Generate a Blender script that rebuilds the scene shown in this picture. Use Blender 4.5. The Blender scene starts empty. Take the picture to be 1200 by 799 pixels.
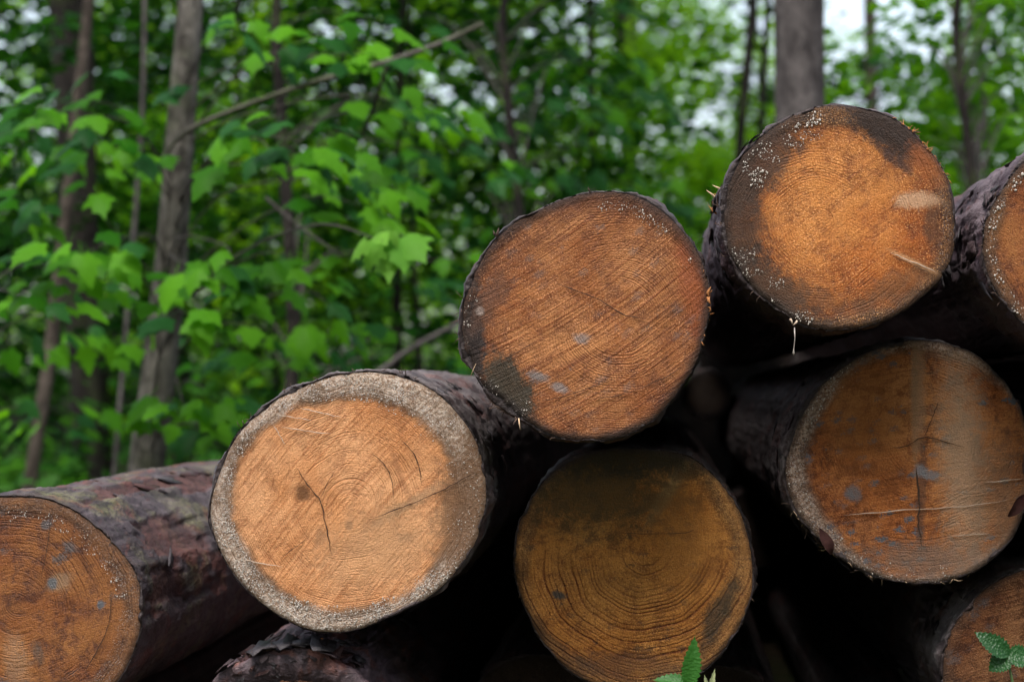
import bpy, math, random
import numpy as np
from mathutils import Vector, Matrix

# ------------------------------------------------------------------ camera, sky, sun, exposure
sc = bpy.context.scene
COL = sc.collection
R = math.radians
FPX, PX0, PY0, VX, VY = 2477.0, 600.0, 399.5, 780.0, 460.0      # focal length in photo pixels, centre, vanishing point of the logs
CAM_D, CAM_Z = 3.2, 0.74
cam_d = bpy.data.cameras.new('camera')
cam = bpy.data.objects.new('camera', cam_d)
COL.objects.link(cam)
yaw, pitch = math.atan((VX - PX0) / FPX), math.atan((VY - PY0) / FPX)
cam.location = (0, -CAM_D, CAM_Z)
cam.rotation_euler = (math.pi / 2 + pitch, 0, yaw)
cam_d.sensor_width = 36
cam_d.lens = 36 * FPX / 1200
cam_d.clip_start = 0.05
cam_d.clip_end = 2000
cam_d.dof.use_dof = True
cam_d.dof.focus_distance = 3.2
cam_d.dof.aperture_fstop = 3.9
sc.camera = cam

SUN_EL, SUN_AZ = R(66), R(195)          # azimuth: where the light comes from, clockwise from +Y
world = bpy.data.worlds.new('World')
sc.world = world
world.use_nodes = True
wn = world.node_tree
for n in list(wn.nodes): wn.nodes.remove(n)
sky = wn.nodes.new('ShaderNodeTexSky'); sky.sky_type = 'NISHITA'
sky.sun_disc = False; sky.sun_elevation = SUN_EL; sky.sun_rotation = SUN_AZ
sky.air_density = 1.0; sky.dust_density = 4.0; sky.ozone_density = 1.0
hs = wn.nodes.new('ShaderNodeHueSaturation'); hs.inputs['Saturation'].default_value = 0.6
bg = wn.nodes.new('ShaderNodeBackground'); bg.inputs['Strength'].default_value = 0.13
wo = wn.nodes.new('ShaderNodeOutputWorld')
wn.links.new(sky.outputs[0], hs.inputs['Color']); wn.links.new(hs.outputs[0], bg.inputs[0]); wn.links.new(bg.outputs[0], wo.inputs[0])
sun_d = bpy.data.lights.new('sun', 'SUN'); sun_d.energy = 1.0; sun_d.angle = R(35); sun_d.color = (1.0, 0.96, 0.9)
sun = bpy.data.objects.new('sun', sun_d); COL.objects.link(sun)
sdir = Vector((math.sin(SUN_AZ) * math.cos(SUN_EL), math.cos(SUN_AZ) * math.cos(SUN_EL), math.sin(SUN_EL)))
sun.rotation_euler = sdir.to_track_quat('Z', 'Y').to_euler()
sun.location = (0, -6, 12)
vs = sc.view_settings
vs.view_transform = 'Standard'; vs.look = 'None'; vs.gamma = 1.0; vs.use_curve_mapping = False
vs.exposure = 1.7
sc.cycles.use_denoising = True
sc.cycles.max_bounces = 5
sc.cycles.diffuse_bounces = 3
sc.cycles.glossy_bounces = 2
sc.cycles.transmission_bounces = 4
sc.cycles.caustics_reflective = False
sc.cycles.caustics_refractive = False
sc.cycles.transparent_max_bounces = 8

# ------------------------------------------------------------------ helpers
rng = np.random.default_rng(11)
random.seed(5)
CM = cam.rotation_euler.to_matrix()
CR, CU, CF = CM @ Vector((1, 0, 0)), CM @ Vector((0, 1, 0)), CM @ Vector((0, 0, -1))


def at(px, py, Y):
    """photo pixel -> the point on the vertical plane at depth Y"""
    d = CF + CR * ((px - PX0) / FPX) + CU * ((PY0 - py) / FPX)
    return Vector(cam.location) + d * ((Y + CAM_D) / d.y)


def empty(name, loc=(0, 0, 0)):
    o = bpy.data.objects.new(name, None)
    o.empty_display_size = 0.1
    COL.objects.link(o); o.location = loc
    return o


def tag(o, label=None, cat=None, group=None, kind=None):
    if label: o['label'] = label
    if cat: o['category'] = cat
    if group: o['group'] = group
    if kind: o['kind'] = kind
    return o


def link(name, me, parent=None, mat=None, loc=None):
    o = bpy.data.objects.new(name, me)
    COL.objects.link(o)
    if parent: o.parent = parent
    if loc is not None: o.location = loc
    if mat and not me.materials: me.materials.append(mat)
    return o


def mesh(name, V, F, smooth=True):
    """F: list of face arrays (each (n,k)) or one array"""
    me = bpy.data.meshes.new(name)
    if not isinstance(F, list): F = [F]
    F = [np.asarray(f, dtype=np.int32) for f in F if len(f)]
    V = np.asarray(V, dtype=np.float32)
    me.vertices.add(len(V)); me.vertices.foreach_set('co', V.ravel())
    loops = np.concatenate([f.ravel() for f in F])
    tot = np.concatenate([np.full(len(f), f.shape[1], np.int32) for f in F])
    st = np.concatenate([[0], np.cumsum(tot)[:-1]]).astype(np.int32)
    me.loops.add(len(loops)); me.loops.foreach_set('vertex_index', loops)
    me.polygons.add(len(tot)); me.polygons.foreach_set('loop_start', st); me.polygons.foreach_set('loop_total', tot)
    if smooth: me.polygons.foreach_set('use_smooth', np.ones(len(tot), bool))
    me.update(calc_edges=True); me.validate()
    return me


def fattr(me, name, vals):
    a = me.attributes.new(name, 'FLOAT', 'POINT'); a.data.foreach_set('value', np.asarray(vals, np.float32))


def hsh(ix, iy, iz, s):
    n = (ix.astype(np.int64) * 374761393 + iy.astype(np.int64) * 668265263 + iz.astype(np.int64) * 2147483647 + s * 974634777) & 0xFFFFFFFF
    n = ((n ^ (n >> 13)) * 1274126177) & 0xFFFFFFFF
    n = ((n ^ (n >> 16)) * 2246822519) & 0xFFFFFFFF
    return ((n ^ (n >> 15)) & 0xFFFFFF) / float(0xFFFFFF)


def vnoise(P, s=0):
    i = np.floor(P).astype(np.int64); f = P - i; f = f * f * (3 - 2 * f)
    out = 0
    for a in (0, 1):
        for b in (0, 1):
            for c in (0, 1):
                w = (f[:, 0] if a else 1 - f[:, 0]) * (f[:, 1] if b else 1 - f[:, 1]) * (f[:, 2] if c else 1 - f[:, 2])
                out = out + w * hsh(i[:, 0] + a, i[:, 1] + b, i[:, 2] + c, s)
    return out


def fbm(P, s=0, o=4):
    t, a, k = 0, 0.5, 0
    for q in range(o):
        t = t + a * vnoise(P * (2.03 ** q), s + q); k += a; a *= 0.5
    return t / k


def worley(P, s=0):
    i = np.floor(P).astype(np.int64)
    d1 = np.full(len(P), 9.0); d2 = d1.copy(); idv = np.zeros(len(P))
    for a in (-1, 0, 1):
        for b in (-1, 0, 1):
            for c in (-1, 0, 1):
                q = i + np.array([a, b, c])
                j = np.stack([hsh(q[:, 0], q[:, 1], q[:, 2], s + k) for k in (1, 2, 3)], 1)
                d = np.linalg.norm(q + j - P, axis=1)
                cid = hsh(q[:, 0], q[:, 1], q[:, 2], s + 9)
                n1 = d < d1
                d2 = np.where(n1, d1, np.minimum(d2, d)); idv = np.where(n1, cid, idv); d1 = np.where(n1, d, d1)
    return d1, d2, idv


def tube(pts, rad, sides=8, noise_amp=0.0, seed=0):
    pts = np.asarray([tuple(p) for p in pts], float); rad = np.asarray(rad, float)
    n = len(pts)
    T = np.gradient(pts, axis=0); T /= np.linalg.norm(T, axis=1)[:, None] + 1e-9
    ref = np.array([0.3, 1, 0.1]) if abs(T[0][2]) > 0.7 else np.array([0.1, 0.2, 1.0])
    A = np.cross(T, ref); A /= np.linalg.norm(A, axis=1)[:, None]
    B = np.cross(T, A)
    th = np.linspace(0, 2 * np.pi, sides, endpoint=False)
    ring = A[:, None] * np.cos(th)[None, :, None] + B[:, None] * np.sin(th)[None, :, None]
    rr = rad[:, None] * np.ones(sides)
    if noise_amp:
        q = (pts[:, None] + ring * rad[:, None, None]).reshape(-1, 3)
        rr = rr * (1 + noise_amp * (fbm(q * np.array([9, 9, 3.0]) + seed, seed, 3).reshape(n, sides) - 0.5))
    V = (pts[:, None] + ring * rr[:, :, None]).reshape(-1, 3)
    i = np.arange(n - 1)[:, None] * sides; j = np.arange(sides)[None]; k = (j + 1) % sides
    F = np.stack([(i + j), (i + k), (i + sides + k), (i + sides + j)], -1).reshape(-1, 4)
    V = np.vstack([V, pts[0], pts[-1]])
    c0, c1 = len(V) - 2, len(V) - 1
    jj = np.arange(sides); kk = (jj + 1) % sides
    caps = np.vstack([np.stack([np.full(sides, c0), kk, jj], 1), np.stack([np.full(sides, c1), (n - 1) * sides + jj, (n - 1) * sides + kk], 1)])
    return V, [F, caps]


def smooth_line(pts, n):
    """Catmull-Rom through the points"""
    P = [np.array(tuple(p), float) for p in pts]
    P = [2 * P[0] - P[1]] + P + [2 * P[-1] - P[-2]]
    out = []
    segs = len(P) - 3
    for t in np.linspace(0, segs - 1e-6, n):
        i = int(t); u = t - i; a, b, c, d = P[i:i + 4]
        out.append(0.5 * (2 * b + (c - a) * u + (2 * a - 5 * b + 4 * c - d) * u * u + (3 * b - a - 3 * c + d) * u ** 3))
    return np.array(out)


def even_line(pts, n, passes=4):
    """evenly spaced points along the line, corners rounded"""
    P = np.array([tuple(p) for p in pts], float); L = np.r_[0, np.cumsum(np.linalg.norm(np.diff(P, axis=0), axis=1))]
    s = np.linspace(0, 1, n) ** 1.35 * L[-1]
    Q = np.stack([np.interp(s, L, P[:, k]) for k in range(3)], 1)
    for _ in range(passes): Q[1:-1] = (Q[:-2] + 2 * Q[1:-1] + Q[2:]) / 4
    return Q, s / L[-1], L / L[-1]


# ------------------------------------------------------------------ node helper
class G:
    def __init__(s, name):
        s.mat = bpy.data.materials.new(name); s.mat.use_nodes = True
        s.t = s.mat.node_tree
        for n in list(s.t.nodes): s.t.nodes.remove(n)

    def put(s, sock, v):
        if v is None: return
        if isinstance(v, bpy.types.NodeSocket): s.t.links.new(v, sock)
        elif isinstance(v, (tuple, list)) and len(v) == 3 and sock.type == 'RGBA': sock.default_value = (*v, 1)
        else: sock.default_value = v

    def m(s, op, a, b=None, c=None, clamp=False):
        n = s.t.nodes.new('ShaderNodeMath'); n.operation = op; n.use_clamp = clamp
        for k, v in enumerate((a, b, c)):
            if v is not None: s.put(n.inputs[k], v)
        return n.outputs[0]

    def add(s, a, b): return s.m('ADD', a, b)
    def sub(s, a, b): return s.m('SUBTRACT', a, b)
    def mul(s, a, b): return s.m('MULTIPLY', a, b)

    def mix(s, f, a, b, blend='MIX'):
        n = s.t.nodes.new('ShaderNodeMix'); n.data_type = 'RGBA'; n.blend_type = blend; n.clamp_factor = True
        s.put(n.inputs[0], f); s.put(n.inputs[6], a); s.put(n.inputs[7], b)
        return n.outputs[2]

    def noise(s, vec, scale, detail=3.0, rough=0.55, dist=0.0):
        n = s.t.nodes.new('ShaderNodeTexNoise')
        s.put(n.inputs['Vector'], vec)
        n.inputs['Scale'].default_value = scale; n.inputs['Detail'].default_value = detail
        n.inputs['Roughness'].default_value = rough; n.inputs['Distortion'].default_value = dist
        return n.outputs[0]

    def vor(s, vec, scale, feature='F1', out=0):
        n = s.t.nodes.new('ShaderNodeTexVoronoi'); n.feature = feature
        s.put(n.inputs['Vector'], vec); n.inputs['Scale'].default_value = scale
        return n.outputs[out]

    def sm(s, x, a, b, lo=0.0, hi=1.0):
        n = s.t.nodes.new('ShaderNodeMapRange'); n.interpolation_type = 'SMOOTHSTEP'
        s.put(n.inputs[0], x); n.inputs[1].default_value = a; n.inputs[2].default_value = b
        n.inputs[3].default_value = lo; n.inputs[4].default_value = hi
        return n.outputs[0]

    def co(s): return s.t.nodes.new('ShaderNodeTexCoord').outputs['Object']

    def geo(s, o): return s.t.nodes.new('ShaderNodeNewGeometry').outputs[o]

    def rnd(s): return s.t.nodes.new('ShaderNodeObjectInfo').outputs['Random']

    def attr(s, name):
        n = s.t.nodes.new('ShaderNodeAttribute'); n.attribute_name = name; return n.outputs['Fac']

    def sep(s, v):
        n = s.t.nodes.new('ShaderNodeSeparateXYZ'); s.put(n.inputs[0], v); return n.outputs

    def xyz(s, x, y, z):
        n = s.t.nodes.new('ShaderNodeCombineXYZ')
        for k, v in enumerate((x, y, z)): s.put(n.inputs[k], v)
        return n.outputs[0]

    def mapv(s, v, scale=(1, 1, 1), loc=(0, 0, 0)):
        n = s.t.nodes.new('ShaderNodeMapping'); s.put(n.inputs[0], v)
        n.inputs['Scale'].default_value = scale; n.inputs['Location'].default_value = loc
        return n.outputs[0]

    def bump(s, h, dist, strength=1.0, normal=None):
        n = s.t.nodes.new('ShaderNodeBump'); s.put(n.inputs['Height'], h)
        n.inputs['Distance'].default_value = dist; n.inputs['Strength'].default_value = strength
        if normal is not None: s.put(n.inputs['Normal'], normal)
        return n.outputs[0]

    def bsdf(s, col, rough=0.7, normal=None, spec=0.4):
        n = s.t.nodes.new('ShaderNodeBsdfPrincipled')
        s.put(n.inputs['Base Color'], col); s.put(n.inputs['Roughness'], rough)
        s.put(n.inputs['Specular IOR Level'], spec)
        if normal is not None: s.put(n.inputs['Normal'], normal)
        return n.outputs[0]

    def out(s, sh):
        o = s.t.nodes.new('ShaderNodeOutputMaterial'); s.t.links.new(sh, o.inputs[0]); return s.mat


def plain(name, col, rough=0.7, var=0.25, scale=60, spec=0.4):
    g = G(name); c = g.co(); n = g.noise(c, scale, 4)
    a = tuple(x * (1 - var) for x in col); b = tuple(min(1, x * (1 + var)) for x in col)
    return g.out(g.bsdf(g.mix(n, a, b), rough, g.bump(n, 0.002, 0.5), spec))


def wood_mat(name, p):
    """sawn end grain.  lengths in metres, local x right / z up, origin at the middle of the face"""
    g = G(name); co = g.co(); X, _, Z = g.sep(co)
    seed = p['seed']
    cs = g.mapv(co, loc=(seed * 1.7, seed * 0.9, seed * 2.3))
    rho = g.attr('rho')
    w1 = g.sub(g.noise(cs, 5, 2), 0.5); w2 = g.sub(g.noise(cs, 22, 3), 0.5)
    dx = g.sub(X, p['pith'][0]); dz = g.sub(Z, p['pith'][1])
    r = g.m('SQRT', g.add(g.mul(dx, dx), g.mul(dz, dz)))
    r = g.add(r, g.add(g.mul(w1, 0.055), g.mul(w2, 0.009)))
    ph = g.mul(r, 1.0 / p['ring'])
    ph = g.add(ph, g.mul(g.noise(g.xyz(ph, seed + 2, 0), 0.22, 1), 3.0))
    yr = g.noise(g.xyz(ph, seed, 0), 0.55, 1.0, 0.6)                   # uneven yearly rings
    fine = g.m('MULTIPLY_ADD', g.m('SINE', g.mul(ph, 6.2832)), 0.5, 0.5)
    late = g.m('POWER', fine, 2.5)
    ringv = g.mul(g.add(g.mul(late, 0.75), 0.12), g.sm(yr, 0.34, 0.66, 0.25, 1.25))
    rmod = g.sm(g.noise(cs, 10, 4, 0.65), 0.38, 0.66, p.get('rmin', 0.05), 1.1)
    ringm = g.mul(ringv, rmod)
    if 'ringz' in p: ringm = g.mul(ringm, g.sm(Z, p['ringz'][0], p['ringz'][1], 0.12, 1.0))
    # saw marks across the face
    a = R(p['saw']); ca, sa = math.cos(a), math.sin(a)
    u = g.add(g.mul(X, ca), g.mul(Z, sa)); v = g.sub(g.mul(Z, ca), g.mul(X, sa))
    v = g.add(v, g.mul(g.mul(u, u), p.get('curve', 0.25)))
    saw1 = g.noise(g.xyz(g.mul(u, 7), g.mul(v, 260), seed), 1, 3, 0.6)
    saw2 = g.noise(g.xyz(g.mul(u, 4), g.mul(v, 75), seed + 4), 1, 2, 0.5)
    fuzz = g.noise(cs, 420, 3, 0.65)
    grit = g.noise(g.xyz(g.mul(u, 300), g.mul(v, 700), seed), 1, 2, 0.6)
    blot = g.noise(cs, 14, 5, 0.6, 0.6); big = g.noise(cs, 6.5, 4, 0.6, 0.3)
    c1, c2, c3 = p['cols']                                            # bright, deep, dark-stained heartwood
    col = g.mix(g.sm(big, 0.36, 0.64), c1, c2)
    col = g.mix(g.mul(g.sm(blot, 0.5, 0.75), p.get('stain', 0.6)), col, c3)
    tone = g.noise(cs, 48, 6, 0.72, 0.3)
    col = g.mix(g.sm(tone, 0.54, 0.36, 0.0, p.get('mott', 0.85)), col, (0.36, 0.25, 0.18), 'MULTIPLY')
    col = g.mix(g.sm(g.noise(cs, 19, 5, 0.7, 0.8), 0.5, 0.68, 0.0, p.get('mott', 0.8)), col, (0.34, 0.23, 0.16), 'MULTIPLY')
    col = g.mix(g.sm(rho, 0.35, 1.0, 0.0, p.get('wetrim', 0.5)), col, (0.38, 0.26, 0.19), 'MULTIPLY')
    # sapwood band
    hx, hz, hrx, hrz = p['heart']
    ex = g.mul(g.sub(X, hx), 1 / hrx); ez = g.mul(g.sub(Z, hz), 1 / hrz)
    e = g.m('SQRT', g.add(g.mul(ex, ex), g.mul(ez, ez)))
    e = g.add(e, g.add(g.mul(w1, 0.24), g.mul(w2, 0.14)))
    sap = g.sm(e, 0.96, 1.06)
    s1, s2 = p['sap']
    sapn = g.noise(cs, 170, 4, 0.75)
    scol = g.mix(g.sm(sapn, 0.36, 0.66), s2, s1)
    scol = g.mix(g.sm(g.noise(cs, 27, 5, 0.7), 0.5, 0.62, 0.0, 0.75), scol, tuple(x * 0.75 for x in s2))
    col = g.mix(g.mul(sap, p.get('sapamt', 1.0)), col, scol)
    edge = g.mul(g.sm(e, 0.93, 1.0), g.sm(e, 1.12, 1.02))
    col = g.mix(g.mul(edge, g.mul(g.sm(blot, 0.3, 0.6), p.get('edge', 0.6))), col, p['dark'])
    # rings and saw lines in the colour
    col = g.mix(g.mul(ringm, p['ringamt']), col, p['ringcol'], 'MULTIPLY')
    col = g.mix(g.mul(g.sm(saw1, 0.45, 0.68), p['sawamt']), col, p['ringcol'], 'MULTIPLY')
    col = g.mix(g.mul(g.sm(saw2, 0.55, 0.75), p['sawamt'] * 0.45), col, p['ringcol'], 'MULTIPLY')
    pore = g.noise(cs, 230, 4, 0.8)
    patchy = g.sm(g.noise(cs, 16, 4, 0.65), 0.36, 0.62, 0.25, 1.0)
    col = g.mix(g.mul(g.mul(g.sm(fuzz, 0.53, 0.68), patchy), p.get('fuzz', 0.35) * p.get('grain', 1)), col, tuple(min(1, x * 1.5 + 0.10) for x in c1))
    col = g.mix(g.mul(g.sm(fuzz, 0.48, 0.34), 0.6 * p.get('grain', 1)), col, p['ringcol'], 'MULTIPLY')
    col = g.mix(g.mul(g.sm(pore, 0.45, 0.33), 0.75 * p.get('grain', 1)), col, p['ringcol'], 'MULTIPLY')
    # pale resin crust
    if p.get('resin', 0):
        rs = g.vor(cs, 330); msk = g.mul(g.sm(e, p.get('res0', 1.0), p.get('res0', 1.0) + 0.05), g.sm(g.noise(cs, 30, 3), 0.36, 0.62))
        col = g.mix(g.mul(g.mul(g.sm(rs, 0.42, 0.2), msk), p['resin']), col, (0.62, 0.58, 0.55))
    # grey-blue mould spots
    if p.get('spots', 0):
        vd = g.vor(g.xyz(g.mul(u, 0.75), seed, g.mul(v, 1.25)), p.get('spotscale', 42))
        vd = g.add(vd, g.mul(g.sub(g.noise(cs, 210, 4, 0.7), 0.5), 1.1))
        where = g.sm(g.noise(cs, 13, 3), 0.42, 0.56)
        col = g.mix(g.mul(g.mul(g.sm(vd, 0.34, 0.14), where), p['spots']), col, p.get('spotcol', (0.10, 0.105, 0.115)))
    # single stains, knots, worn areas and painted shade: (x, z, rx, rz, degrees, colour, amount, softness)
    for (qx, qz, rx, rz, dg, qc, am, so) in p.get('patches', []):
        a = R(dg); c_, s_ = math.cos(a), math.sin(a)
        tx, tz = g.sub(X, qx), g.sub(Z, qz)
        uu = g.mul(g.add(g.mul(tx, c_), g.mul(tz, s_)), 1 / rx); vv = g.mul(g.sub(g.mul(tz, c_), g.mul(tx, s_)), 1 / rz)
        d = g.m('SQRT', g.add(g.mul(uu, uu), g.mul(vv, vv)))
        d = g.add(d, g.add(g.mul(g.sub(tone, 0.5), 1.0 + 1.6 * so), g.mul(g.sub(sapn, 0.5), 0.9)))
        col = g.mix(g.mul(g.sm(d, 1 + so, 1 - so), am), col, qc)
    # rim
    rr = g.add(rho, g.add(g.mul(g.sub(blot, 0.5), p.get('rimw', 0.10)), g.mul(g.sub(sapn, 0.5), 0.05)))
    col = g.mix(g.mul(g.sm(rr, p.get('rim0', 0.93), 1.0), p.get('rim', 0.8)), col, p['dark'])
    h = g.add(g.mul(ringm, -0.5 * p.get('ringb', 1)), g.mul(saw1, p['sawamt'] * 1.6))
    h = g.add(h, g.add(g.mul(fuzz, 1.3 * p.get('grain', 1)), g.mul(grit, 0.7)))
    h = g.add(h, g.mul(pore, 1.3 * p.get('grain', 1)))
    h = g.add(h, g.mul(tone, 1.6))
    h = g.add(h, g.mul(g.mul(sap, sapn), 1.5))
    nrm = g.bump(h, 0.0030, p.get('bump', 0.9))
    rough = g.sm(tone, 0.35, 0.65, 0.42, 0.75)
    return g.out(g.bsdf(col, rough, nrm, p.get('spec', 0.22)))


def bark_mat(name, seed, base=(0.050, 0.036, 0.040), plate=(0.095, 0.082, 0.085), red=(0.115, 0.036, 0.026), redamt=0.5, lichen=0.0, grey=0.6):
    g = G(name); co = g.co(); cs = g.mapv(co, (1, 0.45, 1), (seed * 1.3, seed, seed * 0.7))
    n1 = g.noise(cs, 26, 6, 0.68, 0.8); n2 = g.noise(cs, 8, 4, 0.6, 0.4); n3 = g.noise(cs, 120, 4, 0.7)
    lv = g.attr('lift')
    col = g.mix(g.sm(n1, 0.4, 0.66), base, plate)
    col = g.mix(g.mul(g.sm(n2, 0.5, 0.66), grey), col, tuple(x * 1.35 for x in plate))
    col = g.mix(g.mul(g.sm(g.noise(cs, 13, 5, 0.6, 1.0), 0.52, 0.62), redamt), col, red)
    if lichen:
        l = g.mul(g.sm(g.noise(g.mapv(co, (1, 0.6, 1), (seed, 3, 1)), 11, 5, 0.65), 0.48, 0.64), g.sm(n3, 0.3, 0.6))
        col = g.mix(g.mul(l, lichen), col, (0.19, 0.185, 0.075))
    pe = g.attr('peel')
    col = g.mix(g.mul(pe, 0.85), col, g.mix(n1, (0.022, 0.007, 0.007), (0.095, 0.030, 0.022)))
    col = g.mix(g.mul(g.sm(lv, 0.45, 0.1), 0.6), col, tuple(x * 0.5 for x in base))
    col = g.mix(g.mul(g.attr('rim'), 0.95), col, g.mix(n3, (0.012, 0.008, 0.009), (0.040, 0.022, 0.020)))
    col = g.mix(g.sm(n3, 0.5, 0.3, 0.0, 0.55), col, tuple(x * 0.45 for x in base))
    h = g.add(g.add(n1, g.mul(n3, 0.5)), g.mul(lv, 0.3))
    nrm = g.bump(h, 0.008, 0.9)
    return g.out(g.bsdf(col, g.sm(n1, 0.3, 0.7, 0.42, 0.75), nrm, 0.45))


# ------------------------------------------------------------------ ground
g = G('forest_floor'); c = g.co()
n1 = g.noise(c, 1.3, 5, 0.6); n2 = g.noise(c, 18, 5, 0.7)
colr = g.mix(g.sm(n1, 0.4, 0.62), (0.035, 0.024, 0.014), (0.030, 0.050, 0.014))
colr = g.mix(g.sm(n2, 0.45, 0.7), colr, (0.075, 0.050, 0.028))
M_ground = g.out(g.bsdf(colr, 0.9, g.bump(n2, 0.05, 0.8), 0.2))
gx = np.concatenate([np.linspace(-400, -40, 10), np.linspace(-36, 36, 73), np.linspace(40, 400, 10)])
gy = np.concatenate([np.linspace(-120, -12, 8), np.linspace(-10, 60, 71), np.linspace(70, 500, 12)])
GX, GY = np.meshgrid(gx, gy)
P = np.stack([GX.ravel(), GY.ravel(), np.zeros(GX.size)], 1)


def ground_z(x, y):
    x = np.atleast_1d(np.asarray(x, float)); y = np.atleast_1d(np.asarray(y, float))
    q = np.stack([x, y, np.zeros_like(x)], 1)
    far = np.clip((np.hypot(x, y - 1.5) - 3.5) / 6, 0, 1)
    return far * ((fbm(q * 0.12, 3, 3) - 0.45) * 1.6 + np.clip(y - 10, 0, 60) * 0.018)


P[:, 2] = ground_z(P[:, 0], P[:, 1])
nx, ny = len(gx), len(gy)
ii = (np.arange(ny - 1)[:, None] * nx + np.arange(nx - 1)[None]).ravel()
ground = link('ground', mesh('ground', P, np.stack([ii, ii + 1, ii + nx + 1, ii + nx], 1)), None, M_ground)
tag(ground, kind='structure', label='dark forest floor of soil and leaf litter under the trees')

# ------------------------------------------------------------------ logs
K = 0.001292
CH = (np.array([0.46, 0.205, 0.072]), )


def outline(pts, cx, cz, n, Y):
    W = [at(px, py, Y) for px, py in pts]
    th = np.array([math.atan2(w.z - cz, w.x - cx) for w in W]); rr = np.array([math.hypot(w.x - cx, w.z - cz) for w in W])
    o = np.argsort(th); th, rr = th[o], rr[o]
    t = np.linspace(-np.pi, np.pi, n, endpoint=False)
    r = np.interp(t, np.r_[th - 2 * np.pi, th, th + 2 * np.pi], np.r_[rr, rr, rr])
    k = 3
    for _ in range(2):
        r = sum(np.roll(r, q) for q in range(-k, k + 1)) / (2 * k + 1)
    return t, r


def circ(cx, cy, rx, ry, n=24, wob=0.03, seed=0):
    t = np.linspace(0, 2 * np.pi, n, endpoint=False)
    w = 1 + wob * (np.sin(2 * t + seed) * 0.5 + np.sin(3 * t + seed * 2.1) * 0.4 + np.sin(5 * t + seed * 3.7) * 0.25)
    return [(cx + rx * w[i] * math.cos(t[i]), cy - ry * w[i] * math.sin(t[i])) for i in range(n)]


NA = 288
LOGS = {}


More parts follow.
